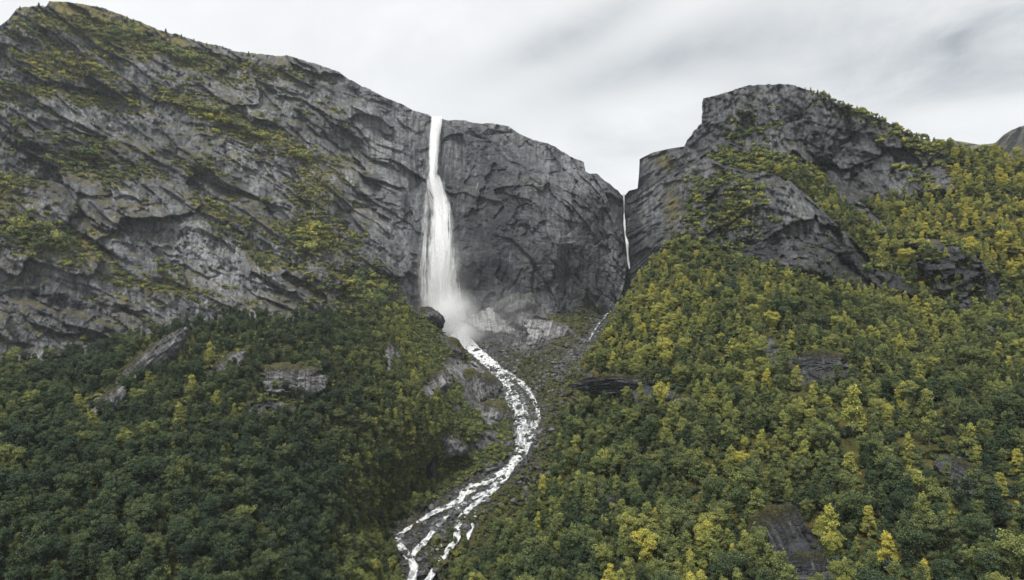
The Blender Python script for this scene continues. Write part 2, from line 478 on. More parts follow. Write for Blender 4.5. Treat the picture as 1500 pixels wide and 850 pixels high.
def relief_gorge(sh, a, b, px, py):
    f1, e1 = facets(a, b, 40, 511, 0.8, 0.8); f2, e2 = facets(a, b, 17, 512, 0.9, 0.7); f3, e3 = facets(a, b, 7, 513, 0.9, 0.8); f4, e4 = facets(a, b, 3.4, 514, 0.9)
    return 7 * f1 + 5 * f2 + 3 * f3 + 1.3 * f4 + 3 * np.abs(perlin(a / 9, b / 60, 531)) + 1.2 * np.abs(perlin(a / 4, b / 30, 532)) + .6 * fbm(a / 2.5, b / 2.5, 3, 533)


G = Sheet([(878, 292), (905, 289), (915, 287), (921, 280), (934, 276), (936, 255), (937, 233), (955, 224), (975, 219), (1000, 215), (1090, 205)], [(878, 292), (870, 480)], [(1090, 205), (1090, 480)], [(870, 480), (1090, 480)], 150, 190,
          [(878, 292, 890), (915, 287, 872), (937, 250, 835), (1000, 215, 790), (1090, 205, 740), (870, 480, 870), (915, 400, 850), (945, 350, 805), (1000, 330, 760), (950, 470, 790), (1090, 480, 690)], relief_gorge, (0.6, 10, 5))
px, py = G.px, G.py
gw = G.build('gorge_wall', ROCK, dict(veg=blob(px, py, [(975, 240, 30, 16, 20, .55), (985, 300, 20, 50, 0, .55)]) + .3 * sstep(G.N[..., 2], .4, .8) + .15 * fbm(G.a / 12, G.b / 12, 3, 534), wet=np.clip(np.exp(-((px - 916) / 22.0) ** 2) * .8 + .35, 0, .9), pale=blob(px, py, [(950, 290, 16, 50, 0, .4)]) - .3, streak=px * 0 + .2),
             roll_top=[(4, 0, 0), (15, -1, 0), (50, -6, 0), (140, -20, 0)])
tag(gw, 'sheer rock side of the narrow notch', 'mountain')


# ------------------------------------------------------------------ the right-hand mountain with its wooded flank
def relief_right(sh, a, b, px, py):
    woods = inwood(px, py)
    wx = a + 6 * fbm(a / 30, b / 30, 3, 171); wz = b + 6 * fbm(a / 30, b / 30, 3, 172)
    f1, e1 = facets(wx, wz, 36, 111, 0.8, 1.3, 0.9)
    f2, e2 = facets(wx, wz, 15, 112, 0.9, 3.0, 1.30)
    f3, e3 = facets(a, b, 6.0, 113, 0.9, 2.6, 1.35)
    f4, e4 = facets(a, b, 2.8, 114, 0.9, 1.3, 1.0)
    lo = np.clip(0.75 + 1.0 * fbm(a / 40, b / 40, 2, 136), 0.5, 1)
    cliff = 12 * f1 + 8.5 * f2 + lo * (3.6 * f3 + 1.6 * f4) - 1.8 * np.exp(-(e2 / .05) ** 2) - 1.2 * np.exp(-(e3 / .08) ** 2) * lo + 3.4 * strata(wx, wz, 20, -0.5, 121) + 1.8 * strata(a, b, 8, 0.6, 122)
    cliff += 5.8 * np.abs(perlin(a / 8.5, b / 90, 131)) + 1.4 * np.abs(perlin(a / 3.5, b / 30, 132)) + 0.6 * fbm(a / 2, b / 2, 3, 134)
    cliff -= blob(px, py, [(1190, 235, 16, 60, -28, 9), (1280, 215, 60, 12, 20, 4), (1240, 270, 40, 20, 20, 5), (1285, 245, 20, 26, 0, 4), (1050, 260, 30, 10, 0, 4)])
    cliff += blob(px, py, [(1085, 180, 30, 50, 20, 4), (1190, 320, 40, 26, 20, 4), (1140, 320, 60, 40, 0, 3)])
    ground = 5.5 * fbm(a / 42, b / 42, 4, 141) + 4.0 * f2 + 1.2 * f3 + 4.5 * strata(wx, wz, 26, 0.15, 142, 0.5)
    r = cliff * (1 - woods) + ground * woods
    return r


def inwood(px, py):
    """soft 0..1 mask of the wooded slope (the rest is cliff)"""
    line = np.interp(px, [700, 850, 930, 985, 1050, 1110, 1200, 1260, 1330, 1400, 1450, 1500, 1800], [520, 500, 395, 345, 362, 385, 402, 425, 445, 450, 452, 462, 500])
    w = sstep(py - line, -6, 10)
    ramp1 = inpoly(px, py, [(1110, 243), (1180, 255), (1250, 308), (1300, 345), (1345, 385), (1375, 425), (1340, 425), (1280, 385), (1215, 318), (1165, 270)])
    ramp2 = inpoly(px, py, [(1262, 296), (1340, 292), (1400, 282), (1385, 225), (1500, 238), (1800, 360), (1800, 480), (1490, 440), (1440, 385), (1390, 352), (1320, 348)])
    w = np.maximum(w, np.maximum(ramp1, ramp2) * 1.0)
    patch = sstep(fbm(px / 26, py / 16, 3, 160), 0.02, 0.16) * blob(px, py, [(1390, 405, 110, 50, 10, 1.2)])
    w = np.maximum(w, np.clip(patch, 0, 1))
    return w


top_r = [(1030, 143), (1043, 141), (1070, 133), (1085, 128), (1100, 125), (1127, 122), (1157, 124), (1187, 132), (1213, 145), (1243, 156), (1267, 165), (1300, 180),
         (1333, 197), (1360, 207), (1393, 214), (1433, 221), (1500, 236), (1600, 264), (1780, 330)]
left_r = [(1030, 143), (1028, 158), (1029, 180), (1017, 191), (1007, 204), (1001, 218), (1004, 260), (1000, 312), (988, 345), (936, 402), (910, 450), (886, 486),
          (852, 535), (862, 562), (843, 600), (812, 645), (812, 690), (786, 728), (766, 767), (736, 796), (716, 812), (694, 838), (655, 880), (590, 960)]
ctrl_r = [(1030, 142, 500), (1120, 122, 490), (1240, 155, 480), (1330, 195, 460), (1430, 220, 440), (1500, 233, 430), (1780, 330, 380),
          (1015, 240, 486), (1100, 235, 468), (1180, 240, 468), (1240, 300, 446), (1320, 300, 437), (1390, 285, 420), (1200, 190, 478), (1300, 230, 452),
          (1060, 260, 440), (1160, 265, 425), (1240, 320, 408), (1300, 370, 390), (1350, 400, 378), (1000, 340, 440), (1050, 360, 420), (1120, 375, 408),
          (1240, 395, 392), (1300, 440, 368), (1450, 300, 390), (1400, 330, 392), (1350, 345, 398), (1320, 370, 385), (1450, 370, 370), (1360, 380, 372),
          (1440, 390, 358), (1360, 440, 365), (1450, 450, 352), (930, 400, 430), (1000, 420, 385), (1150, 450, 350), (1300, 470, 348), (1500, 470, 338),
          (1780, 480, 280), (845, 530, 375), (1000, 530, 325), (1150, 540, 300), (1300, 550, 285), (1500, 560, 265), (850, 570, 360), (790, 640, 325),
          (1000, 650, 278), (1250, 650, 248), (1500, 660, 222), (745, 750, 280), (1000, 760, 238), (1250, 760, 210), (1500, 770, 190), (640, 850, 250),
          (850, 850, 215), (1100, 850, 195), (1500, 860, 165), (1780, 900, 150), (560, 960, 225), (1000, 960, 175), (1400, 960, 145)]
R = Sheet(top_r, left_r, [(1780, 330), (1780, 960)], [(590, 960), (1780, 960)], 470, 500, ctrl_r, relief_right, (2.6, 12, 9), 6.0)
px, py = R.px, R.py
BARE_R = [(925, 574, 80, 20, 8, 1.1), (1005, 590, 30, 8, 20, .8), (1418, 716, 38, 28, 30, 1.2), (1395, 672, 24, 8, 20, .8), (1150, 800, 44, 50, -20, 1.2), (1130, 755, 18, 22, 0, .9), (1190, 850, 60, 34, 0, 1.1),
          (1210, 546, 50, 24, 0, 1.1), (1130, 520, 16, 40, -10, .9), (870, 722, 14, 22, 10, .8), (925, 735, 45, 10, 15, .7), (1005, 505, 10, 26, 10, .6), (1255, 490, 14, 10, 30, .7),
          (1475, 495, 26, 8, 32, .9), (790, 665, 10, 30, 0, .8), (1390, 400, 70, 14, 10, 1.0), (1300, 415, 30, 20, 0, .9), (1450, 425, 26, 18, 20, .8), (860, 560, 20, 20, 0, 1), (1180, 825, 60, 40, 0, .8)]
bareR = sstep(blob(px + 14 * fbm(px / 22, py / 22, 4, 291), py + 10 * fbm(px / 22, py / 22, 4, 292), BARE_R), .3, .75)
woodR = inwood(px, py)
nz = R.N[..., 2]
scrubR = blob(px, py, [(1075, 330 - 20, 44, 40, 20, .95), (1100, 190, 40, 40, 0, .5), (1110, 236, 60, 14, 10, .75), (1250, 165, 60, 12, 22, .8), (1330, 205, 70, 16, 24, .8), (1020, 300, 18, 50, 0, .6),
                       (1190, 250, 30, 12, 30, .5), (1340, 260, 40, 14, 25, .4), (1410, 235, 60, 20, 10, .7)])
vegR = (1 - woodR) * (0.8 * scrubR + 0.5 * sstep(nz, 0.45, 0.85) + 0.2 * fbm(R.a / 16, R.b / 10, 4, 155) - 0.12) + woodR * (0.75 - 0.9 * bareR + 0.25 * fbm(R.a / 14, R.b / 14, 3, 156))
paleR = blob(px, py, [(1165, 322, 30, 30, 0, .6), (1330, 270, 30, 30, 0, .3)]) - blob(px, py, [(1230, 250, 60, 60, 0, .5), (1310, 400, 120, 40, 0, .9), (1150, 800, 90, 60, 0, .6), (925, 560, 100, 20, 0, .7), (1200, 540, 60, 26, 0, .7), (1090, 370, 60, 20, 0, .5)])
stkR = blob(px, py, [(1165, 322, 36, 44, 0, 1.0), (1320, 272, 22, 30, 0, .8), (1130, 300, 30, 40, 0, .7), (1250, 280, 60, 40, 0, .4), (1230, 540, 40, 20, 0, .7), (870, 730, 30, 30, 0, .6), (1080, 390, 60, 30, 0, .5)])
hillside = R.build('hillside', ROCKR, dict(veg=vegR, wet=blob(px, py, [(1360, 400, 150, 44, 0, .85), (1160, 800, 80, 60, 0, .6), (925, 565, 90, 20, 0, .6), (1200, 540, 60, 26, 0, .5), (1090, 375, 60, 16, 0, .5), (1220, 250, 50, 60, -20, .4), (1060, 300, 50, 40, 0, .3), (1300, 250, 90, 40, 20, .25)]), pale=paleR, streak=stkR),  # wet here darkens the crags, cliff patches and rock bands
                   roll_top=[(3, 0.2, 0), (10, 0.2, 0), (30, -1, 0), (80, -12, 0), (170, -60, 0)],
                   roll_left=[(5, None, 1), (15, None, 4), (35, None, 12), (70, None, 28)])
tag(hillside, 'steep mountain flank with grey crags above and autumn birch wood below', 'mountain')


# ------------------------------------------------------------------ the ravine with its boulder bed
def relief_v(sh, a, b, px, py):
    d = polyline_dist(px, py, [(660, 480), (690, 508), (735, 555), (775, 610), (765, 660), (700, 715), (600, 785), (610, 860), (600, 960)])
    amp = 1 - 0.45 * np.exp(-(d / 22.0) ** 2)
    f1, e1 = facets(a, b, 14, 311, 0.7); f2, e2 = facets(a, b, 5.5, 312, 0.9); f3, e3 = facets(a, b, 2.4, 313, 0.9)
    return amp * (5.5 * f1 + 4.5 * f2 + 2.6 * f3 + 0.8 * fbm(a / 2, b / 2, 3, 314))


ctrl_v = [(560, 440, 830), (640, 455, 800), (700, 450, 800), (760, 440, 785), (830, 440, 790), (880, 455, 800), (915, 405, 880), (960, 400, 850),
          (690, 500, 750), (760, 500, 715), (830, 500, 690), (870, 490, 720), (735, 560, 640), (800, 560, 600), (850, 560, 580), (650, 560, 670), (780, 630, 520),
          (720, 640, 525), (850, 640, 490), (760, 660, 490), (700, 720, 445), (620, 750, 425), (780, 740, 420), (600, 790, 388), (680, 790, 380), (540, 800, 395),
          (600, 850, 355), (700, 850, 345), (480, 960, 310), (760, 960, 290)]
V = Sheet([(560, 440), (640, 448), (760, 432), (880, 440), (912, 398), (960, 396)], [(560, 440), (600, 520), (660, 600), (665, 680), (560, 740), (500, 800), (480, 960)],
          [(960, 396), (915, 500), (880, 600), (860, 700), (800, 780), (760, 960)], [(480, 960), (760, 960)], 260, 420, ctrl_v, relief_v, (0, 1, 1))
px, py = V.px, V.py
dst = polyline_dist(px, py, [(660, 480), (690, 508), (735, 555), (775, 610), (765, 660), (700, 715), (600, 785), (610, 860), (600, 960)])
dgl = polyline_dist(px, py, [(915, 400), (903, 440), (880, 475), (860, 500), (820, 540)])
vegV = 0.12 + 0.55 * sstep(np.minimum(dst, dgl * 2.2), 9, 28) + 0.32 * fbm(V.a / 8, V.b / 8, 4, 356) + 0.12 * sstep(V.N[..., 2], .6, .9) + blob(px, py, [(820, 470, 40, 20, 20, .3), (840, 520, 30, 40, 20, .2)])
vegV -= blob(px, py, [(690, 490, 60, 30, 20, .5), (760, 500, 70, 26, 0, .5)])
wetV = np.clip(np.exp(-(dst / 34.0) ** 2) * .9 + .25 + np.exp(-((px - 680) / 50.0) ** 2 - ((py - 490) / 34.0) ** 2) * .7, 0, .85)
ravine = V.build('ravine_bed', BED, dict(veg=vegV, wet=wetV, pale=px * 0, streak=px * 0))
tag(ravine, 'stony ravine floor carrying the white stream', 'ravine', kind='structure')


# ------------------------------------------------------------------ the wooded hill and rocky spur on the left
def relief_left(sh, a, b, px, py):
    wx = a + 5 * fbm(a / 25, b / 25, 3, 271); wz = b + 5 * fbm(a / 25, b / 25, 3, 272)
    f1, e1 = facets(wx, wz, 26, 211, 0.8, 1.4, -0.3); f2, e2 = facets(wx, wz, 11, 212, 0.9, 1.3, -0.4); f3, e3 = facets(a, b, 4.5, 213, 0.9)
    f4, e4 = facets(a, b, 2.0, 214, 0.9)
    rocky = rock_l(px, py)
    g = 4 * fbm(a / 40, b / 40, 4, 241) + 2.0 * f2 + 0.8 * f3
    c = 8 * f1 + 5.5 * f2 + 2.6 * f3 + 1.1 * f4 + 3.0 * strata(wx, wz, 14, 0.5, 221) + 0.5 * fbm(a / 1.8, b / 1.8, 3, 234)
    c -= blob(px, py, [(722, 556, 10, 22, 0, 12), (626, 700, 12, 40, 0, 8), (650, 655, 16, 16, 0, 4), (400, 615, 60, 10, 0, 6)])
    return g * (1 - rocky) + c * rocky


ROCK_L = [(704, 572, 34, 34, 0, 1.0), (668, 540, 30, 20, 35, .8), (716, 640, 26, 16, 0, .8), (700, 655, 40, 14, -20, .7), (670, 600, 18, 24, -30, .6), (612, 706, 10, 24, 10, .5), (560, 600, 10, 20, 0, .4), (675, 560, 30, 14, 40, .7), (720, 650, 20, 10, 0, .7), (412, 560, 46, 24, 5, 1.0), (195, 545, 60, 18, -42, .9), (320, 540, 34, 24, -40, .7), (150, 590, 40, 20, -30, .7), (572, 530, 13, 24, 0, 1.0), (634, 572, 28, 16, -40, 1.0),
          (705, 548, 28, 32, 20, 1.0), (722, 612, 20, 18, 0, 1.0), (655, 650, 20, 20, 0, .9), (632, 690, 12, 40, 0, .8), (655, 500, 30, 14, 35, .7), (400, 600, 70, 22, 0, .7), (280, 580, 70, 40, -40, .5),
          (610, 455, 24, 14, 0, .7), (690, 650, 24, 12, 20, .5)]


def rock_l(px, py):
    qx = px + 14 * fbm(px / 22, py / 22, 4, 281); qy = py + 10 * fbm(px / 22, py / 22, 4, 282)
    return sstep(blob(qx, qy, ROCK_L), 0.35, 0.7) * 0.95


top_l = [(-200, 548), (0, 535), (60, 530), (120, 522), (200, 500), (300, 476), (335, 468), (450, 470), (500, 462), (560, 447), (600, 450), (626, 464), (648, 490), (668, 512), (684, 531)]
right_l = [(684, 531), (700, 546), (720, 553), (729, 566), (731, 590), (741, 605), (747, 630), (752, 656), (735, 676), (700, 690), (668, 712), (640, 730), (615, 748), (580, 764), (566, 785), (578, 815), (586, 850), (586, 960)]
ctrl_l = [(-200, 548, 330), (0, 535, 360), (120, 522, 380), (300, 476, 420), (450, 470, 440), (520, 460, 500), (600, 450, 620), (630, 465, 650), (684, 531, 640), (727, 560, 575),
          (731, 585, 560), (747, 630, 508), (752, 656, 486), (690, 702, 446), (620, 748, 421), (572, 785, 386), (586, 850, 352), (650, 690, 438), (560, 740, 382), (600, 690, 424), (600, 640, 428),  (150, 565, 335), (400, 570, 372), (560, 540, 450),
          (620, 580, 460), (650, 640, 458), (540, 640, 396), (300, 650, 300), (100, 650, 270), (-200, 650, 240), (500, 740, 340), (300, 750, 256), (100, 750, 225), (-200, 750, 200),
          (540, 850, 318), (300, 850, 215), (100, 850, 190), (-200, 850, 175), (586, 960, 300), (200, 960, 180), (-200, 960, 155)]
def meet_ravine(px, py, Y):
    # the foot of the hill runs out onto the ravine floor
    d = polyline_dist(px, py, right_l[4:])
    k = np.exp(-(d / 42.0) ** 2)
    return Y * (1 - k) + (V.f(px, py) - 2.5) * k


Lh = Sheet(top_l, [(-200, 548), (-200, 960)], right_l, [(-200, 960), (586, 960)], 420, 250, ctrl_l, relief_left, (1.5, 12, 19), 0, meet_ravine)
px, py = Lh.px, Lh.py
nz = Lh.N[..., 2]
rockL = rock_l(px, py)
vegL = 0.85 - 0.95 * rockL + 0.35 * sstep(nz, 0.5, 0.85) * rockL + 0.28 * fbm(Lh.a / 9, Lh.b / 9, 4, 256)
vegL += blob(px, py, [(690, 600, 30, 26, 0, .25), (690, 650, 30, 20, 0, .3), (700, 580, 14, 10, 0, .3)])
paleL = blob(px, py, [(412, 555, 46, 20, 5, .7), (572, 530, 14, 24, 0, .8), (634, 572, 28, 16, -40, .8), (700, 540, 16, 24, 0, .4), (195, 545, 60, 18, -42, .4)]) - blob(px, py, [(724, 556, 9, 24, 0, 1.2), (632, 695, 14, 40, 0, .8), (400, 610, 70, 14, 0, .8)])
foreland = Lh.build('hill', SOIL, dict(veg=vegL, wet=blob(px, py, [(724, 556, 9, 26, 0, .7), (740, 640, 12, 30, 0, .6)]), pale=paleL, streak=px * 0 + .2),
                    roll_top=[(4, -1, 0), (14, -8, 0), (40, -30, 0), (90, -70, 0)],
                    roll_right=[(3, None, 0.6), (8, None, 2.4), (18, None, 7), (40, None, 18)])
tag(foreland, 'wooded hill with a rocky spur left of the stream', 'hill')


# ------------------------------------------------------------------ the blue ridge far behind on the right
def relief_far(sh, a, b, px, py):
    f1, e1 = facets(a, b, 120, 411, 0.8); f2, e2 = facets(a, b, 45, 412, 0.9); f3, e3 = facets(a, b, 18, 413, 0.9)
    return 40 * f1 + 22 * f2 + 9 * f3 + 20 * fbm(a / 150, b / 150, 4, 414)


FR = Sheet([(1340, 235), (1360, 212), (1395, 205), (1410, 208), (1440, 212), (1458, 209), (1470, 198), (1482, 190), (1500, 183), (1560, 160), (1760, 130)], [(1340, 235), (1340, 330)],
           [(1760, 130), (1760, 330)], [(1340, 330), (1760, 330)], 150, 80,
           [(1340, 220, 1700), (1450, 215, 1700), (1500, 183, 1500), (1760, 130, 1400), (1340, 330, 1300), (1760, 330, 1100), (1450, 260, 1500)], relief_far, (2.0, 14, 29))
ridge = FR.build('far_ridge', ROCK, dict(veg=FR.px * 0 + .48 + .2 * fbm(FR.a / 60, FR.b / 60, 4, 456), wet=FR.px * 0 + .75, pale=FR.px * 0 - .3, streak=FR.px * 0),
                 roll_top=[(30, 2, 0), (120, 0, 0), (400, -60, 0)])
tag(ridge, 'distant blue-grey ridge beyond the right-hand slope', 'mountain')

# the valley floor far below everything, out to the horizon
gx = np.linspace(-6000, 6000, 80); gy = np.linspace(-1500, 9000, 80)
GX, GY = np.meshgrid(gx, gy)
GZ = -330 + 10 * fbm(GX / 400, GY / 400, 3, 501)
me = mesh_np('ground', np.stack([GX, GY, GZ], -1).reshape(-1, 3), gridfaces(80, 80), True, SOIL, dict(veg=GX * 0 + .9, wet=GX * 0, pale=GX * 0, streak=GX * 0))
tag(link('ground', me), 'valley floor far below the slopes', 'ground', kind='structure')
# ------------------------------------------------------------------ trees
def leaf_quads(P, Nrm, size, r):
    n = len(P)
    ref = r.normal(size=(n, 3)); u = np.cross(Nrm, ref); u /= np.linalg.norm(u, axis=1, keepdims=True) + 1e-9
    v = np.cross(Nrm, u)
    s = size * r.uniform(0.7, 1.3, (n, 1))
    a = u * s * 0.5; c = v * s * 0.36
    bend = Nrm * s * 0.12
    V = np.stack([P - a - bend, P - c * 1.0, P + a - bend, P + c * 1.0], 1).reshape(-1, 3)
    return V, np.arange(4 * n).reshape(n, 4)


def tube(pts, rad, k=6):
    pts = np.array(pts, float); V = []; Fc = []
    for i, p in enumerate(pts):
        d = pts[min(i + 1, len(pts) - 1)] - pts[max(i - 1, 0)]; d /= np.linalg.norm(d)
        u = np.cross(d, (0.3, 1, 0.1)); u /= np.linalg.norm(u); v = np.cross(d, u)
        for j in range(k):
            t = 2 * math.pi * j / k; V.append(p + rad[i] * (u * math.cos(t) + v * math.sin(t)))
    for i in range(len(pts) - 1):
        for j in range(k):
            Fc.append((i * k + j, i * k + (j + 1) % k, (i + 1) * k + (j + 1) % k, (i + 1) * k + j))
    return np.array(V), np.array(Fc)


def make_tree(seed, H, spread, conic, nclump, leaf=0.30, per=270):
    """returns (crown mesh, trunk mesh, joined mesh) of a broadleaved tree H metres tall"""
    r = np.random.default_rng(seed)
    tv, tf = [], []

    def add(V, Fc):
        n = sum(len(x) for x in tv); tv.append(V); tf.append(Fc + n)
    lean = r.normal(0, 0.25, 2)
    tp = [(lean[0] * t * t * 1.5 + 0.12 * math.sin(5 * t + seed), lean[1] * t * t * 1.5, H * 0.93 * t) for t in np.linspace(0, 1, 7)]
    add(*tube(tp, [0.17 * (1 - 0.85 * t) * H / 9 for t in np.linspace(0, 1, 7)]))
    cl = []
    for i in range(nclump):
        t = (i + r.uniform(0, 1)) / nclump
        z = H * (0.20 + 0.76 * t)
        prof = spread * (math.sin(math.pi * min(1, 0.16 + 0.84 * (1 - t) ** (0.9 if conic else 0.55))) if not conic else (1 - t) ** 0.75 + 0.10)
        ang = i * 2.399 + r.normal(0, 0.5); rr = prof * r.uniform(0.35, 1.0)
        c = np.array([tp[3][0] * t + rr * math.cos(ang), tp[3][1] * t + rr * math.sin(ang), z + r.normal(0, 0.03) * H])
        rad = (0.060 + 0.070 * r.uniform() ** 1.5) * H * (1.0 - 0.30 * t * conic)
        cl.append((c, rad, r.uniform()))
        if i % 2 == 0:
            zb = max(0.15 * H, z - 0.16 * H); k = zb / (0.93 * H)
            b0 = np.array([lean[0] * k * k * 1.5, lean[1] * k * k * 1.5, zb])
            add(*tube([b0, (b0 + c) / 2 + (0, 0, -0.2), c], [0.06, 0.04, 0.015], 4))
    cl.append((np.array([tp[-1][0], tp[-1][1], H * 0.95]), 0.075 * H, 0.6))
    LV, LF, CL = [], [], []
    nb = 0
    for c, rad, cv in cl:
        n = int(per * r.uniform(0.8, 1.2) * (rad / (0.11 * H)) ** 1.6)
        d = r.normal(size=(n, 3)); d[:, 2] = np.abs(d[:, 2]) * 1.0 - 0.42; d /= np.linalg.norm(d, axis=1, keepdims=True)
        lump = 1 + 0.28 * np.sin(3.1 * d[:, 0:1] + 7 * cv) * np.cos(2.7 * d[:, 1:2] + 3 * cv)
        ax = r.normal(size=3) * 0.28
        P = c + d * rad * lump * (r.uniform(0.35, 1.05, (n, 1)) + 0.35 * r.uniform(0, 1, (n, 1)) ** 4) * (np.array([1.15, 1.15, 0.85]) + ax)
        Nn = d * 0.6 + np.array([0, 0, 0.40]) + r.normal(0, 0.55, (n, 3)); Nn /= np.linalg.norm(Nn, axis=1, keepdims=True)
        V, Fc = leaf_quads(P, Nn, leaf * H / 9.0, r)
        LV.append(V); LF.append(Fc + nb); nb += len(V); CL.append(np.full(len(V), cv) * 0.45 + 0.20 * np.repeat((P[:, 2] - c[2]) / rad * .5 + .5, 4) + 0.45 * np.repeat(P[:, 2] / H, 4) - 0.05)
    LV = np.concatenate(LV); LF = np.concatenate(LF); CL = np.concatenate(CL)
    TV = np.concatenate(tv); TF = np.concatenate(tf)
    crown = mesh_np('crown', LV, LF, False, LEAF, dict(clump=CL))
    trunk = mesh_np('trunk', TV, TF, True, BARK)
    joined = mesh_np('tree_shape', np.concatenate([LV, TV]), np.concatenate([LF, TF + len(LV)]), False, LEAF, dict(clump=np.concatenate([CL, np.zeros(len(TV))])))
    joined.materials.append(BARK)
    mi = np.concatenate([np.zeros(len(LF), np.int32), np.ones(len(TF), np.int32)]); joined.polygons.foreach_set('material_index', mi)
    return crown, trunk, joined


def make_bush(seed, H, nclump, leaf=0.30, per=80):
    r = np.random.default_rng(seed)
    LV, LF, CL = [], [], []; nb = 0
    for i in range(nclump):
        a = r.uniform(0, 6.28); q = r.uniform(0, 1) ** 0.6 * H * 0.65
        c = np.array([q * math.cos(a), q * math.sin(a), H * (0.62 - 0.35 * (q / H) ** 1.2) * r.uniform(0.7, 1.15)]); rad = H * r.uniform(0.22, 0.36); cv = r.uniform()
        n = int(per * r.uniform(.8, 1.2)); d = r.normal(size=(n, 3)); d[:, 2] = np.abs(d[:, 2]) - 0.5; d /= np.linalg.norm(d, axis=1, keepdims=True)
        P = c + d * rad * r.uniform(0.5, 1.12, (n, 1)); Nn = d + np.array([0, 0, 0.4]) + r.normal(0, 0.5, (n, 3)); Nn /= np.linalg.norm(Nn, axis=1, keepdims=True)
        V, Fc = leaf_quads(P, Nn, leaf, r); LV.append(V); LF.append(Fc + nb); nb += len(V); CL.append(np.full(len(V), cv))
    return mesh_np('bush_shape', np.concatenate(LV), np.concatenate(LF), False, LEAF, dict(clump=np.concatenate(CL)))


TREES = []        # (crown, trunk, joined, height)
for k in range(6): TREES.append((*make_tree(100 + k, 9.0, 2.3 + 0.35 * (k % 3), False, 38 + 5 * (k % 3)), 'round'))
for k in range(6): TREES.append((*make_tree(200 + k, 9.0, 2.0 + 0.3 * (k % 3), True, 36 + 4 * (k % 3)), 'birch'))
proto_col = bpy.data.collections.new('tree_shapes')
for k, t in enumerate(TREES):
    proto_col.objects.link(bpy.data.objects.new('tree_shape_%02d' % k, t[2]))
bush_col = bpy.data.collections.new('bush_shapes')
for k in range(5):
    bush_col.objects.link(bpy.data.objects.new('bush_shape_%02d' % k, make_bush(300 + k, 2.0, 9 + k)))


def scatter(sh, dens, spacing, n, seed, minY=None):
    """dart throwing over a hillside: world positions at least `spacing` metres apart. Returns grid indices"""
    r = np.random.default_rng(seed)
    P = sh.P; du = np.linalg.norm(np.gradient(P, axis=1), axis=-1); dv = np.linalg.norm(np.gradient(P, axis=0), axis=-1)
    wgt = np.clip(dens, 0, None) * np.clip(du * dv, 0, np.percentile(du * dv, 98)); wgt = wgt.ravel(); tot = wgt.sum()
    idx = r.choice(len(wgt), size=min(n, int((wgt > 0).sum())), replace=False, p=wgt / tot)
    Pf = P.reshape(-1, 3); sp = np.broadcast_to(spacing, dens.shape).ravel()
    cell = {}; keep = []
    g = 6.0
    for i in idx:
        p = Pf[i]; s = sp[i]; kx, ky, kz = int(p[0] // g), int(p[1] // g), int(p[2] // g); ok = True
        for ax in (-1, 0, 1):
            for ay in (-1, 0, 1):
                for az in (-1, 0, 1):
                    for q, s2 in cell.get((kx + ax, ky + ay, kz + az), ()):
                        if (q[0] - p[0]) ** 2 + (q[1] - p[1]) ** 2 + (q[2] - p[2]) ** 2 < (0.5 * (s + s2)) ** 2: ok = False; break
                    if not ok: break
                if not ok: break
            if not ok: break
        if ok:
            cell.setdefault((kx, ky, kz), []).append((p, s)); keep.append(i)
    return np.array(keep, int)


def pick(sh, px, py):
    i = np.argmin((sh.px - px) ** 2 + (sh.py - py) ** 2)
    return i


T = dict(pos=[], h=[], tint=[], var=[], hero=[], px=[], py=[])


def put_tree(sh, i, h, tint, birch, r, hero=False):
    p = sh.P.reshape(-1, 3)[i]
    T['pos'].append(p + np.array([0, 0, -0.35])); T['h'].append(h); T['tint'].append(tint)
    T['var'].append(int(r.integers(6, 12) if birch else r.integers(0, 6))); T['hero'].append(hero)
    T['px'].append(750 + F * p[0] / p[1]); T['py'].append(425 - F * p[2] / p[1])


rt = np.random.default_rng(77)
HERO_R = [(1250, 640, 72, .78), (1362, 650, 88, .60), (1325, 634, 44, .62), (1330, 684, 46, .76), (1117, 672, 42, .74), (1247, 716, 52, .72), (1305, 832, 50, .97), (1273, 790, 48, .82),
          (1353, 856, 36, .92), (1390, 766, 38, .72), (1490, 698, 40, .88), (1467, 733, 40, .74), (1493, 774, 40, .78), (1200, 790, 34, .78), (1070, 728, 30, .56), (1157, 740, 38, .62),
          (1193, 734, 38, .30), (1067, 783, 40, .52), (1027, 752, 40, .56), (1167, 570, 34, .77), (1147, 515, 24, .62), (1340, 458, 24, .88), (1362, 416, 28, .78), (1340, 516, 32, .74),
          (1463, 530, 30, .72), (1393, 548, 36, .52), (960, 772, 28, 1.0), (978, 658, 45, .66), (855, 690, 28, .62), (717, 793, 40, .48), (793, 812, 34, .52), (977, 466, 26, .74), (947, 414, 24, .64),
          (908, 528, 26, .67), (1447, 310, 28, .88), (1413, 341, 28, .88), (1487, 316, 26, .82), (1333, 325, 22, .78), (1450, 341, 24, .88), (1333, 362, 28, .72), (1313, 352, 24, .74), (1480, 259, 22, .84),
          (1417, 250, 20, .80), (1375, 330, 22, .80), (1290, 345, 22, .74), (1265, 330, 20, .70), (1350, 372, 22, .82), (1440, 470, 26, .66), (1010, 370, 24, .60), (1080, 395, 24, .56)]
HERO_L = [(587, 592, 22, .74), (603, 650, 30, .74), (630, 640, 24, .70), (567, 634, 34, .56), (135, 630, 28, .76), (115, 608, 30, .68), (15, 741, 16, .90), (307, 537, 34, .76), (348, 531, 20, .82),
          (217, 570, 26, .62), (277, 590, 40, .70), (262, 628, 36, .68), (315, 598, 26, .72), (342, 618, 26, .64), (543, 660, 30, .52), (520, 700, 34, .50), (25, 810, 30, .54), (490, 830, 34, .50)]
hero_xy = []
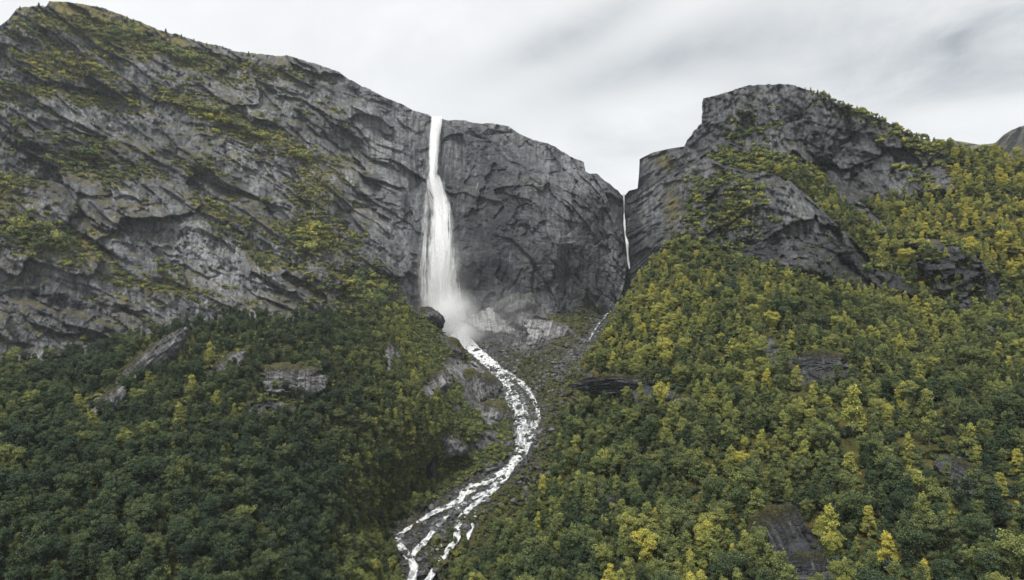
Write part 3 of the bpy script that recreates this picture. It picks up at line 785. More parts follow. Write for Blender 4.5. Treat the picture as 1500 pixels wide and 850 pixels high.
for sh, lst in ((R, HERO_R), (Lh, HERO_L)):
    for hx, hy, hp, tt in lst:
        i = pick(sh, hx, hy); Yi = sh.P.reshape(-1, 3)[i][1]
        put_tree(sh, i, min(hp * 1.05 * Yi / F, 19), tt - .06, True, rt, True); hero_xy.append((hx, hy - hp / 2, hp))
hx_, hy_, hp_ = np.array(hero_xy).T


def nearhero(px, py):
    return ((np.abs(hx_ - px) < hp_ * 0.33) & (py - hy_ < hp_ * 1.1) & (py - hy_ > -hp_ * 0.1)).any()


# the right-hand birch wood
px, py = R.px, R.py
densR = woodR * np.clip(1.15 - 1.5 * bareR + 0.35 * fbm(R.a / 22, R.b / 22, 3, 601), 0, 1) * (py < 905)
densR *= 1 - 0.75 * blob(px, py, [(1420, 245, 90, 26, 14, 1)])
ir = scatter(R, densR, 3.7 + 0.3 * sstep(py, 450, 800), 34000, 602)
for i in ir:
    x, y = px.flat[i], py.flat[i]
    if nearhero(x, y): continue
    n = fbm(np.array([R.a.flat[i] / 34.]), np.array([R.b.flat[i] / 34.]), 3, 603)[0]
    up = sstep(np.array([y]), 640, 330)[0]; rightup = sstep(np.array([x]), 1230, 1400)[0] * sstep(np.array([y]), 450, 330)[0]
    lf_ = sstep(np.array([x]), 1180, 900)[0] * sstep(np.array([y]), 700, 450)[0]
    tt = 0.43 + 0.08 * up + 0.20 * rightup + 0.15 * lf_ + 0.36 * n + rt.normal(0, 0.12) - 0.06 * sstep(np.array([y]), 520, 700)[0]
    if rt.uniform() < 0.06: tt += rt.uniform(.1, .3)
    if y > 640 and x > 1280 and rt.uniform() < .6: tt -= 0.16
    tt = float(np.clip(tt, 0.05, 0.92))
    h = (5.5 + 8.5 * rt.uniform() ** 1.3) * (0.76 + 0.20 * sstep(np.array([y]), 330, 760)[0]) * (1.0 if woodR.flat[i] > .5 else .6)
    if bareR.flat[i] > .35: h *= 0.6
    if y < 440 and x < 1270: h *= 0.72
    if x < np.interp(y, R.py[:, 0], R.px[:, 0]) + 14: h *= 0.75
    put_tree(R, i, float(h), tt, rt.uniform() < 0.42 + 0.45 * tt, rt)
# the dark wood on the left
px, py = Lh.px, Lh.py
edge_x = np.interp(py, [440, 520, 580, 640, 700, 760, 850, 960], [600, 600, 640, 660, 645, 618, 596, 590])
densL = np.clip(1.1 - 1.7 * rockL, 0, 1) * sstep(px - edge_x, 12, -22) * (py < 905)
densL *= 1 - 0.75 * blob(px, py, [(565, 490, 60, 26, 15, 1), (690, 600, 60, 60, 0, 1), (640, 520, 50, 30, 30, .8)])
il = scatter(Lh, densL, 3.8 + 0 * px, 30000, 604)
for i in il:
    x, y = px.flat[i], py.flat[i]
    if nearhero(x, y): continue
    n = fbm(np.array([Lh.a.flat[i] / 30.]), np.array([Lh.b.flat[i] / 30.]), 3, 605)[0]
    e = sstep(np.array([x]), 440, 600)[0]; rk = float(blob(np.array([x]), np.array([y]), [(290, 570, 110, 60, 0, 1)])[0]); lft = float(sstep(np.array([x]), 120, 0)[0])
    tt = 0.12 + 0.31 * e + 0.16 * rk + 0.12 * lft + 0.20 * n + rt.normal(0, 0.09)
    if rt.uniform() < 0.03 + 0.10 * e: tt += rt.uniform(.1, .3)
    tt = float(np.clip(tt, 0.0, 0.9))
    h = (5.5 + 6.5 * rt.uniform() ** 1.2) * (0.8 + 0.25 * sstep(np.array([y]), 460, 760)[0])
    if rockL.flat[i] > .25: h *= 0.6
    put_tree(Lh, i, float(h), tt, rt.uniform() < 0.30 + 0.7 * e * tt + .3 * rk, rt)
# young birches creeping down onto the edges of the ravine
iv = scatter(V, (V.py < 880) * (sstep(np.minimum(dst, dgl * 2), 24, 40) * .8 * (V.py > 520)), 5.0, 1500, 606)
for i in iv: put_tree(V, i, rt.uniform(2.5, 6.0), float(np.clip(rt.normal(.42, .1), 0, .8)), rt.uniform() < .5, rt)
# small wind-bent trees along the two skylines
for x_, h_ in ((30, 4.5), (57, 6.5), (62, 4), (88, 3.5), (142, 4), (186, 5), (196, 4), (205, 3.5), (242, 7), (258, 4), (266, 5), (272, 4), (284, 5.5), (303, 4.5), (311, 3.5), (318, 4), (327, 4.5), (365, 5), (392, 3.5)):
    c = int(np.argmin(np.abs(W.px[0] - x_))); put_tree(W, c + 2 * W.nc, h_, .35, True, rt)
for x_ in np.linspace(1180, 1385, 34):
    c = int(np.argmin(np.abs(R.px[0] - x_ - rt.normal(0, 3)))); put_tree(R, c + 2 * R.nc, rt.uniform(2.2, 4.8), rt.uniform(.3, .6), True, rt)
for k in ('pos', 'h', 'tint', 'var', 'px', 'py'): T[k] = np.array(T[k])
T['hero'] = np.array(T['hero'])
nt_ = len(T['h']); T['rz'] = rt.uniform(0, 6.28, nt_); T['fat'] = rt.uniform(0.74, 1.06, nt_)

# which trees show: paint them front to back on a coarse grid and count what is left
GS = 2.0
occ = np.zeros((int(850 / GS), int(1500 / GS)), bool); area = np.zeros(nt_)
for i in np.argsort(T['pos'][:, 1]):
    Y = T['pos'][i, 1]; hp = T['h'][i] * F / Y; wp = hp * (0.34 if T['var'][i] < 6 else 0.26)
    cx_, cy_c, ry = T['px'][i] / GS, (T['py'][i] - 0.58 * hp) / GS, 0.42 * hp / GS; rx = wp / GS
    a0, a1, c0, c1 = max(0, int(cy_c - ry)), min(occ.shape[0], int(cy_c + ry) + 1), max(0, int(cx_ - rx)), min(occ.shape[1], int(cx_ + rx) + 1)
    if a0 >= a1 or c0 >= c1: continue
    yy, xx = np.mgrid[a0:a1, c0:c1]; el = ((xx - cx_) / rx) ** 2 + ((yy - cy_c) / ry) ** 2 < 1
    area[i] = (el & ~occ[a0:a1, c0:c1]).sum() * GS * GS; occ[a0:a1, c0:c1] |= el
ok = area > 0
score = area + 1e6 * (T['hero'] & (area > 60))
single = np.argsort(-score)[:300]
mass = np.ones(nt_, bool); mass[single] = False


def scatter_object(name, coll, pos, rot, size, tint, var):
    me = bpy.data.meshes.new(name); me.vertices.add(len(pos)); me.vertices.foreach_set('co', np.asarray(pos, np.float32).ravel())
    for an, ty, av, key in (('rot', 'FLOAT_VECTOR', rot, 'vector'), ('size', 'FLOAT_VECTOR', size, 'vector'), ('tint', 'FLOAT', tint, 'value'), ('variant', 'INT', var, 'value')):
        at_ = me.attributes.new(an, ty, 'POINT'); at_.data.foreach_set(key, np.asarray(av, np.int32 if ty == 'INT' else np.float32).ravel())
    o = link(name, me)
    g = bpy.data.node_groups.new(name + '_scatter', 'GeometryNodeTree')
    g.interface.new_socket('Geometry', in_out='INPUT', socket_type='NodeSocketGeometry'); g.interface.new_socket('Geometry', in_out='OUTPUT', socket_type='NodeSocketGeometry')
    N = g.nodes; gi = N.new('NodeGroupInput'); go = N.new('NodeGroupOutput'); ip = N.new('GeometryNodeInstanceOnPoints'); ci = N.new('GeometryNodeCollectionInfo')
    ci.inputs['Collection'].default_value = coll; ci.inputs['Separate Children'].default_value = True; ci.inputs['Reset Children'].default_value = True

    def na(nm, ty):
        n = N.new('GeometryNodeInputNamedAttribute'); n.data_type = ty; n.inputs['Name'].default_value = nm; return n.outputs['Attribute']
    er = N.new('FunctionNodeEulerToRotation'); g.links.new(na('rot', 'FLOAT_VECTOR'), er.inputs[0])
    g.links.new(gi.outputs[0], ip.inputs['Points']); g.links.new(ci.outputs[0], ip.inputs['Instance']); ip.inputs['Pick Instance'].default_value = True
    g.links.new(na('variant', 'INT'), ip.inputs['Instance Index']); g.links.new(er.outputs[0], ip.inputs['Rotation']); g.links.new(na('size', 'FLOAT_VECTOR'), ip.inputs['Scale'])
    g.links.new(ip.outputs[0], go.inputs[0])
    md = o.modifiers.new('scatter', 'NODES'); md.node_group = g
    return o


def tree_scale(i):
    s = T['h'] / 9.0
    return np.stack([s * T['fat'], s * T['fat'], s], -1)[i]


mi = np.where(mass)[0]
rot = np.stack([rt.normal(0, 0.05, nt_), rt.normal(0, 0.05, nt_), T['rz']], -1)
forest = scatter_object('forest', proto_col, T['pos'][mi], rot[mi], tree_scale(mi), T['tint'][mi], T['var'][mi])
tag(forest, 'mass of small birches and alders covering both slopes', 'forest', kind='stuff')

# ---- the three hundred trees that show largest, each one a thing with trunk and crown
MARKS = [('pale slab in the left wood', 412, 560), ('slanting slab in the left wood', 195, 545), ('rocky spur beside the stream', 705, 552), ('upright dark cleft by the stream', 632, 692),
         ("stream's lowest left bend", 580, 785), ('lower left corner', 0, 850), ('left edge', 0, 690), ('left ridge crest', 420, 465), ('dark wedge slab on the right', 1418, 708),
         ('dark rock face at the bottom right', 1150, 790), ('lower right corner', 1500, 850), ('white-streaked crag', 1165, 322), ('dark rock band above the stream', 925, 566),
         ('shaded crag amid the right wood', 1210, 538), ('small broken crag near the stream', 905, 730), ('right edge under the ridge', 1500, 300), ('bottom edge under the stream', 610, 850),
         ('bottom edge amid the left wood', 300, 850), ('bottom edge amid the right wood', 900, 850), ('right edge', 1500, 600), ('dark ledge below the yellow trees', 1360, 395), ('ravine mouth of the small waterfall', 925, 400),
         ('middle of the left wood', 330, 700), ('middle of the right wood', 1060, 640)]
ORD = ['', 'second ', 'third ', 'fourth ', 'fifth ', 'sixth ', 'seventh ', 'eighth ', 'ninth ', 'tenth ', 'eleventh ', 'twelfth ', 'thirteenth ', 'fourteenth ', 'fifteenth ', 'sixteenth ', 'seventeenth ', 'eighteenth ', 'nineteenth ', 'twentieth ']


def colour_word(t):
    return 'dark green' if t < .16 else 'mid green' if t < .32 else 'olive green' if t < .50 else 'yellow-green' if t < .68 else 'golden yellow'


classes = {}
for i in single:
    mx_, my_ = T['px'][i], T['py'][i] - 0.55 * T['h'][i] * F / T['pos'][i, 1]
    dd = [math.hypot(mx_ - a, my_ - c) for _, a, c in MARKS]; k = int(np.argmin(dd))
    narrow = 'narrow' if T['var'][i] >= 6 else 'round-crowned'
    classes.setdefault((colour_word(T['tint'][i]), narrow, k), []).append((dd[k], i))
for (cw, narrow, k), lst in classes.items():
    for n, (_, i) in enumerate(sorted(lst)):
        v = T['var'][i]; birch = v >= 6
        root = bpy.data.objects.new('birch_tree' if birch else 'alder_tree', None); C.objects.link(root)
        root.location = T['pos'][i]; root.rotation_euler = rot[i]; root.scale = tree_scale(np.array([i]))[0]; root.empty_display_size = 0.5
        tag(root, '%s %s tree %sclosest to the %s' % (cw, narrow, ORD[min(n, 19)], MARKS[k][0]), 'tree', 'trees on the right slope' if T['px'][i] > 640 else 'trees on the left slope')
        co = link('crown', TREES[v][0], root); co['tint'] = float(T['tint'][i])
        link('trunk', TREES[v][1], root)

# ---- scrub and heather tufts on ledges: nobody could count them
bp, bs, bt = [], [], []


def put_scrub(sh, dens, spacing, n, seed, smin, smax, tint):
    r = np.random.default_rng(seed); ii = scatter(sh, dens, spacing, n, seed)
    for i in ii:
        p = sh.P.reshape(-1, 3)[i]; s = r.uniform(smin, smax) / 2.0 * r.uniform(.7, 1.3)
        bp.append(p + sh.N.reshape(-1, 3)[i] * 0.1 - np.array([0, 0, 0.25 * s])); bs.append((s * r.uniform(.8, 1.3), s * r.uniform(.8, 1.3), s * r.uniform(.7, 1.5))); bt.append(float(np.clip(tint(sh.px.flat[i], sh.py.flat[i], sh.a.flat[i], sh.b.flat[i], r), 0, 1)))


YEL_W = [(60, 105, 50, 18, 10, 1), (120, 95, 60, 12, 10, .8), (180, 140, 60, 16, 10, .6), (230, 145, 36, 14, 20, .7), (300, 170, 60, 10, 24, .8), (380, 200, 40, 10, 20, .6), (470, 350, 50, 30, 0, .7), (210, 75, 30, 12, 0, .8), (460, 255, 30, 20, 40, .7), (10, 320, 14, 14, 0, .7)]


def tint_w(x, y, a, b, r):
    yv = float(blob(np.array([x]), np.array([y]), YEL_W)[0]); n = float(fbm(np.array([a / 25.]), np.array([b / 25.]), 2, 701)[0])
    return 0.48 + 0.28 * yv + 0.2 * n + r.normal(0, .08)


vis_w = (np.arange(W.nr) > 9)[:, None] * np.clip((vegW - 0.52) * 1.1, 0, 1) * (W.py < 560)
put_scrub(W, vis_w + 0.0, 3.2, 9000, 702, 1.6, 4.6, tint_w)
big_w = np.clip((belt - 0.55) * 3, 0, 1) * blob(W.px, W.py, YEL_W + [(60, 350, 60, 24, 18, 1), (545, 425, 50, 30, 20, .8), (130, 225, 30, 16, 0, .7)])
put_scrub(W, big_w, 3.6, 4000, 703, 4.5, 9.0, lambda x, y, a, b, r: tint_w(x, y, a, b, r) + r.normal(0, .1))
put_scrub(R, (1 - woodR) * np.clip((vegR - 0.5) * 1.4, 0, 1) * (R.py < 480), 2.2, 9000, 704, 1.4, 3.4, lambda x, y, a, b, r: 0.46 + 0.12 * (x > 1240) + r.normal(0, .12))
put_scrub(Lh, np.clip(1.0 - 1.3 * rockL, 0, 1) * (vegL > .5) * np.clip(1 - densL, 0.05, 1) * (1 - .7 * blob(Lh.px, Lh.py, [(700, 590, 50, 60, 0, 1)])) * (Lh.py < 880), 1.8, 9000, 705, 1.2, 3.0, lambda x, y, a, b, r: 0.43 + r.normal(0, .10))
put_scrub(R, woodR * np.clip(1 - bareR, 0, 1) * (R.py < 890), 2.4, 9000, 706, 1.4, 3.2, lambda x, y, a, b, r: 0.24 + r.normal(0, .12))  # undergrowth tinted dark: shade between the trees put into its colour
put_scrub(V, np.clip((vegV - 0.45) * 2, 0, 1), 2.2, 4000, 707, 0.8, 2.6, lambda x, y, a, b, r: 0.36 + r.normal(0, .08))
nb_ = len(bp)
scrub = scatter_object('scrub', bush_col, bp, np.stack([np.zeros(nb_), np.zeros(nb_), rt.uniform(0, 6.28, nb_)], -1), bs, bt, rt.integers(0, 5, nb_))
tag(scrub, 'olive and yellow scrub on the ledges and clearings', 'scrub', kind='stuff')
print('HOLLOW', int(((T['px'] > 560) & (T['px'] < 640) & (T['py'] > 640) & (T['py'] < 760)).sum()), 'TREES', nt_, 'SCRUB', nb_, 'HEROES', int(T['hero'].sum()))
from mathutils import Matrix
# ------------------------------------------------------------------ crags and boulders that stand clear of the slopes
def boulder_mesh(name, seed, mat, n=(64, 44), planes=16, crack=0.05, strat=0.0, pale=0.0, wet=0.0, veg=0.0):
    """a block bounded by random planes, with broken edges and bedding grooves; unit size"""
    r = np.random.default_rng(seed)
    th, ph = np.meshgrid(np.linspace(0, 2 * np.pi, n[0], endpoint=False), np.linspace(0.0, np.pi, n[1]))
    D = np.stack([np.sin(ph) * np.cos(th), np.sin(ph) * np.sin(th), np.cos(ph)], -1)
    nn = r.normal(size=(planes, 3)); nn /= np.linalg.norm(nn, axis=1, keepdims=True); hh = r.uniform(0.62, 1.0, planes)
    q = D @ nn.T; rad = np.where(q > 0.05, hh / np.maximum(q, 0.05), 9)
    rad = -np.log(np.exp(-45 * np.minimum(rad, 1.25)).sum(-1) + np.exp(-45 * 1.25)) / 45
    a = D[..., 0] * 3 + D[..., 1] * 1.7; b = D[..., 2] * 3 + D[..., 1] * 1.1
    f, e = facets(a, b, 1.0, seed + 3, 1.0, 1.4, 0.4); f2, e2 = facets(a, b, 0.35, seed + 4, 1.0, 1.5, 0.5)
    rad = rad + crack * (2.2 * f + 1.0 * f2) + strat * (strata(a, b, 0.8, 0.5, seed) - .4) + crack * 0.35 * fbm(a * 5, b * 5, 3, seed)
    V = (D * rad[..., None]).reshape(-1, 3)
    i = np.arange(n[0] * n[1]).reshape(n[1], n[0]); j = np.roll(i, -1, 1)
    Fc = np.stack([i[:-1], i[1:], j[1:], j[:-1]], -1).reshape(-1, 4)
    top = np.clip(V[:, 2], 0, 1)
    return mesh_np(name, V, Fc, True, mat, dict(veg=veg + 0.5 * top * (veg > 0) + 0 * top, wet=wet + 0 * top, pale=pale + 0 * top, streak=0.2 + 0 * top))


def surf(sh, px, py):
    return sh.P.reshape(-1, 3)[pick(sh, px, py)]


STONE = rock_material('stone', dark=(0.07, 0.072, 0.078), light=(0.30, 0.30, 0.305), scale=2.4, vegc=((0.030, 0.034, 0.012), (0.070, 0.068, 0.020), (0.11, 0.095, 0.035)))
SLAB = rock_material('slab_rock', dark=(0.10, 0.10, 0.105), light=(0.30, 0.30, 0.305), scale=1.5, vegc=((0.030, 0.034, 0.012), (0.070, 0.068, 0.020), (0.11, 0.095, 0.035)))
CRAGS = [  # sheet, px, py, width px, height px, depth ratio, lean deg, sink, pale, wet (also plain darkening), veg, name, label
    (V, 728, 482, 86, 58, .8, 8, .15, .6, .1, 0, 'boulder', 'huge rounded grey boulder in the spray just right of the fall foot'),
    (V, 770, 468, 70, 70, .8, -10, .2, .0, .4, .1, 'boulder', 'cracked grey boulder between the two pale ones below the cliff'),
    (V, 800, 492, 78, 52, .8, -25, .15, .7, .0, .1, 'boulder', 'pale tilted boulder at the right end of the big boulders'),
    (V, 748, 446, 90, 36, .8, 12, .3, -.1, .4, .2, 'boulder', 'dark low rock hump above the big boulders'),
    (Lh, 630, 466, 34, 36, .9, 30, .1, -.5, .6, .2, 'boulder', 'dark blocky boulder left of the fall foot'),
    (Lh, 713, 574, 40, 44, .8, 12, .3, -.3, .45, .25, 'rock_outcrop', 'dark upright crag at the tip of the spur beside the stream'),
    (Lh, 690, 566, 36, 40, .7, 20, .3, .4, .0, .3, 'rock_outcrop', 'grey sloping slab just left of the dark spur tip'),
    (Lh, 656, 508, 44, 26, .7, -35, .3, .1, .0, .35, 'rock_outcrop', 'mossy rock ledge high on the spur below the dark boulder'),
    (Lh, 724, 612, 48, 36, .8, -20, .2, .35, .2, .25, 'rock_outcrop', 'split grey slab on the grassy bank left of the rapids'),
    (Lh, 656, 652, 44, 40, .8, -25, .2, .1, .1, .25, 'rock_outcrop', 'jagged dark rocks in the grass above the bend of the stream'),
    (Lh, 632, 694, 20, 70, .7, 4, .3, -.6, .4, .15, 'rock_outcrop', 'narrow upright dark cleft rock under the left wood'),
    (Lh, 572, 532, 24, 44, .9, 14, .75, .25, .0, .1, 'rock_outcrop', 'narrow pale upright slab on the scrubby shoulder'),
    (Lh, 634, 572, 60, 32, .6, 36, .45, .25, .0, .2, 'rock_outcrop', 'pale slab sloping down left on the scrubby shoulder'),
    (Lh, 412, 562, 92, 46, .7, 2, .45, .1, .0, .2, 'rock_outcrop', 'broad pale slab in the left wood with a dark undercut'),
    (Lh, 195, 548, 130, 34, .5, 42, .5, -.1, .0, .25, 'rock_outcrop', 'long slanting grey slab between trees of the left wood'),
    (Lh, 318, 548, 74, 30, .5, 44, .5, 0., .0, .25, 'rock_outcrop', 'short slanting slab beside the yellow tree in the left wood'),
    (Lh, 150, 596, 60, 28, .5, 40, .35, .1, .0, .25, 'rock_outcrop', 'small grey slab below the long slanting slab'),
    (R, 1418, 706, 76, 40, .5, -32, .3, -.3, .6, .15, 'rock_outcrop', 'dark wedge slab in the wood near the right edge'),
    (R, 1156, 806, 84, 84, .5, 24, .8, -.4, .8, .15, 'rock_outcrop', 'dark steep rock face at the bottom of the right wood'),
    (R, 1200, 838, 90, 44, .5, 0, .4, -.5, .8, .15, 'rock_outcrop', 'low dark rock shelf at the bottom edge'),
    (R, 925, 568, 150, 24, .6, -4, .3, -.6, .6, .2, 'rock_outcrop', 'long dark rock band halfway up the right wood'),
    (R, 1012, 592, 44, 18, .6, -10, .3, .2, .0, .2, 'rock_outcrop', 'small pale ledge at the end of the dark rock band'),
    (R, 1212, 536, 84, 34, .6, -6, .3, -.4, .6, .2, 'rock_outcrop', 'shaded streaked crag in the middle of the right wood'),
    (R, 868, 724, 26, 40, .6, 0, .25, .2, .0, .2, 'rock_outcrop', 'small broken crag with pale streaks near the stream'),
    (R, 925, 742, 70, 22, .6, -10, .35, -.4, .6, .2, 'rock_outcrop', 'dark low crag right of the pale-streaked one'),
    (R, 1476, 496, 50, 18, .5, -34, .3, .5, .0, .2, 'rock_outcrop', 'pale scree ledge high at the right edge of the wood')]
BVAR = [boulder_mesh('boulder', 900 + k, STONE, (28, 20), 9, 0.08, 0, 0, (.75, .3, .6, .8, .45, .6)[k], (0, .25, 0, .3, .2, 0)[k]) for k in range(6)]
for k, (sh, px_, py_, wp, hp, dr, lean, sink, pale, wet, veg, nm, lab) in enumerate(CRAGS):
    p = surf(sh, px_, py_); m_ = p[1] / F
    me = boulder_mesh(nm, 820 + k, SLAB if pale > .3 else STONE, (120, 90), 11, 0.075, 0.10, pale, wet, veg)
    sx, sz = wp * m_ * 0.56, hp * m_ * 0.56; sy = max(sz, sx * .5) * dr
    me.transform(Matrix.Diagonal((sx, sy, sz, 1))); o = link(nm, me); o.rotation_euler = (math.radians(-18), math.radians(-lean), math.radians(8 * math.sin(k)))
    o.location = p + np.array([0, sy * (sink * 1.9), 0])
    tag(o, lab, 'boulder' if nm == 'boulder' else 'rock')

# ------------------------------------------------------------------ water
def foam_material(name, core=0.0, colour=(0.66, 0.675, 0.685)):
    m, nt, N, L = newmat(name); b = NB(nt)
    pos = b.node('ShaderNodeTexCoord').outputs['Object']
    u = b.attr('across'); v = b.attr('along')
    cv = b.node('ShaderNodeCombineXYZ'); L.new(u, cv.inputs[0]); L.new(b.math('MULTIPLY', v, 0.28), cv.inputs[1])
    n1 = b.noise(cv.outputs[0], 0.75, 6, 0.75, 0.8); n2 = b.noise(pos, 0.20, 5, 0.68)
    cell = b.voro(cv.outputs[0], 0.36, 'DISTANCE_TO_EDGE')
    vein = b.range(cell, 0.02, 0.25, 1, 0)
    s = b.math('ADD', b.math('MULTIPLY', b.math('SUBTRACT', n1, 0.5), 2.6), b.math('MULTIPLY', b.math('SUBTRACT', n2, 0.5), 2.2))
    s = b.math('ADD', s, b.math('MULTIPLY', vein, 0.85)); s = b.math('ADD', s, b.attr('dens'))
    al = b.range(s, 0.02, 1.0)
    shade = b.range(n1, 0.3, 0.62, 0.72, 1.0)
    foam = b.range(s, 0.0, 1.15)
    body = b.range(b.math('ADD', b.attr('dens'), b.math('MULTIPLY', b.math('SUBTRACT', n2, 0.5), 1.2)), -0.25, 0.25, 0, 0.75)
    dif = N.new('ShaderNodeBsdfDiffuse'); L.new(b.mix(foam, (0.17, 0.20, 0.20), b.mix(1.0, colour, shade, 'MULTIPLY')), dif.inputs[0])
    al = b.math('MAXIMUM', foam, body)
    bp_ = N.new('ShaderNodeBump'); bp_.inputs['Distance'].default_value = 1.2; bp_.inputs['Strength'].default_value = 0.7; L.new(n1, bp_.inputs['Height']); L.new(bp_.outputs[0], dif.inputs['Normal'])
    tr = N.new('ShaderNodeBsdfTransparent'); mx = N.new('ShaderNodeMixShader')
    L.new(al, mx.inputs[0]); L.new(tr.outputs[0], mx.inputs[1]); L.new(dif.outputs[0], mx.inputs[2])
    o = N.new('ShaderNodeOutputMaterial'); L.new(mx.outputs[0], o.inputs[0])
    return m


def fall_material(name, thick, fine):
    """falling water: long soft threads, torn at the edges, thinning to spray"""
    m, nt, N, L = newmat(name); b = NB(nt)
    u = b.attr('across'); v = b.attr('along'); dens = b.attr('dens')
    c1 = b.node('ShaderNodeCombineXYZ'); L.new(u, c1.inputs[0]); L.new(b.math('MULTIPLY', v, 0.055), c1.inputs[1])
    c2 = b.node('ShaderNodeCombineXYZ'); L.new(u, c2.inputs[0]); L.new(b.math('MULTIPLY', v, 0.16), c2.inputs[1])
    n1 = b.noise(c1.outputs[0], 0.24 * fine, 6, 0.66, 0.8); n2 = b.noise(c2.outputs[0], 0.13 * fine, 6, 0.68, 1.4); n3 = b.noise(c2.outputs[0], 1.3 * fine, 3, 0.6)
    s = b.math('ADD', dens, b.math('MULTIPLY', b.math('SUBTRACT', n1, 0.5), 1.9)); s = b.math('ADD', s, b.math('MULTIPLY', b.math('SUBTRACT', n2, 0.5), 1.5))
    s = b.math('ADD', s, b.math('MULTIPLY', b.math('SUBTRACT', n3, 0.5), 0.5))
    al = b.math('MULTIPLY', b.range(s, 0.05, 0.75), thick)
    sh = b.range(n1, 0.32, 0.62, 0.80, 1.0)
    col = b.mix(1.0, (0.96, 0.97, 0.975), sh, 'MULTIPLY')
    d = N.new('ShaderNodeBsdfDiffuse'); L.new(col, d.inputs[0]); t = N.new('ShaderNodeBsdfTranslucent'); L.new(col, t.inputs[0])
    bp_ = N.new('ShaderNodeBump'); bp_.inputs['Distance'].default_value = 2.0; bp_.inputs['Strength'].default_value = 0.5; L.new(n1, bp_.inputs['Height']); L.new(bp_.outputs[0], d.inputs['Normal'])
    md = N.new('ShaderNodeMixShader'); md.inputs[0].default_value = 0.35; L.new(d.outputs[0], md.inputs[1]); L.new(t.outputs[0], md.inputs[2])
    tr = N.new('ShaderNodeBsdfTransparent'); mx = N.new('ShaderNodeMixShader'); L.new(al, mx.inputs[0]); L.new(tr.outputs[0], mx.inputs[1]); L.new(md.outputs[0], mx.inputs[2])
    o = N.new('ShaderNodeOutputMaterial'); L.new(mx.outputs[0], o.inputs[0])
    return m


def fall_sheet(rows, sheet, off, bulge, grow, dens, seed, nu=36, nv=220):
    """rows: (py, left px, right px, density) down the fall; hangs `off` metres clear of the rock"""
    q = np.array(rows, float); py = np.linspace(q[0, 0], q[-1, 0], nv)
    lf = np.interp(py, q[:, 0], q[:, 1]); rg = np.interp(py, q[:, 0], q[:, 2]); dn = np.interp(py, q[:, 0], q[:, 3])
    mid = (lf + rg) / 2; hw = (rg - lf) / 2 * grow
    wob = 1.0 * fbm(py / 22, py * 0 + seed, 3, seed); hw = hw * (1 + 0.16 * fbm(py / 12, py * 0 + seed * 2.1, 4, seed + 2))
    u = np.linspace(-1, 1, nu)[None]; PX = (mid + wob)[:, None] + u * hw[:, None]; PY = np.repeat(py[:, None], nu, 1)
    Y = sheet.f(mid, py)[:, None] - off - bulge * (1 - u ** 2)
    m_ = Y / F
    Y = Y - 1.2 * fbm(PX * m_ / 3.0, PY * m_ / 26.0, 3, seed + 4)
    P = at(PX, PY, Y)
    edge = 1 - np.abs(u) ** 1.7
    A = dict(across=(PX - mid[:, None]) * m_ + seed * 13, along=PY * m_, dens=(dn[:, None] * dens) - 1.2 * (1 - edge))
    return P.reshape(-1, 3), gridfaces(nv, nu), A


ROWS = [(171, 629, 650, .9), (178, 630, 649, 1.1), (200, 628, 647, 1.1), (230, 626, 645, 1.05), (255, 625, 644, 1.0), (270, 625, 650, 1.0), (290, 627, 658, 1.0), (310, 626, 664, .95), (340, 622, 669, .9),
        (380, 617, 673, .92), (410, 614, 676, .92), (440, 613, 680, .95), (465, 620, 692, 1.0), (482, 640, 700, .8)]
fallm = fall_material('falling_water', 0.97, 1.0); veilm = fall_material('spray_veil', 0.62, 0.7)
Pv, Fv, Av = fall_sheet(ROWS, W, 9, 3.0, 1.0, 1.0, 3)
falls = link('waterfall', mesh_np('waterfall', Pv, Fv, True, fallm, Av))
tag(falls, 'tall white waterfall dropping from the rim of the dark rock wall', 'waterfall')
VEIL = [(r_[0], r_[1] - (2 if r_[0] < 260 else 9), r_[2] + (1 if r_[0] < 260 else 9), r_[3] * .62) for r_ in ROWS]
Pv, Fv, Av = fall_sheet(VEIL, W, 14, 4.0, 1.05, .8, 5); link('spray_veil', mesh_np('spray_veil', Pv, Fv, True, veilm, Av), falls)
SIDE = [(262, 622, 632, .2), (300, 616, 634, .35), (350, 611, 632, .45), (400, 608, 630, .5), (440, 610, 632, .45), (466, 616, 640, .3)]
Pv, Fv, Av = fall_sheet(SIDE, W, 7, 2.0, 1.0, .9, 8); link('side_strand', mesh_np('side_strand', Pv, Fv, True, veilm, Av), falls)
SMALL = [(284, 912, 915, 1.5), (300, 912.5, 915.5, 1.3), (312, 913, 915.8, .9), (330, 913, 916.8, 1.4), (345, 914, 918, 1.0), (356, 916, 921.5, 1.3), (372, 917.5, 920.8, 1.0), (386, 918.5, 923, 1.3), (394, 920.5, 924, .6)]
Pv, Fv, Av = fall_sheet(SMALL, G, 16, 1.5, 1.0, 1.0, 11, 14, 120)
tag(link('waterfall', mesh_np('small_waterfall', Pv, Fv, True, fallm, Av)), 'thin second waterfall deep in the narrow notch right of the tall one', 'waterfall')

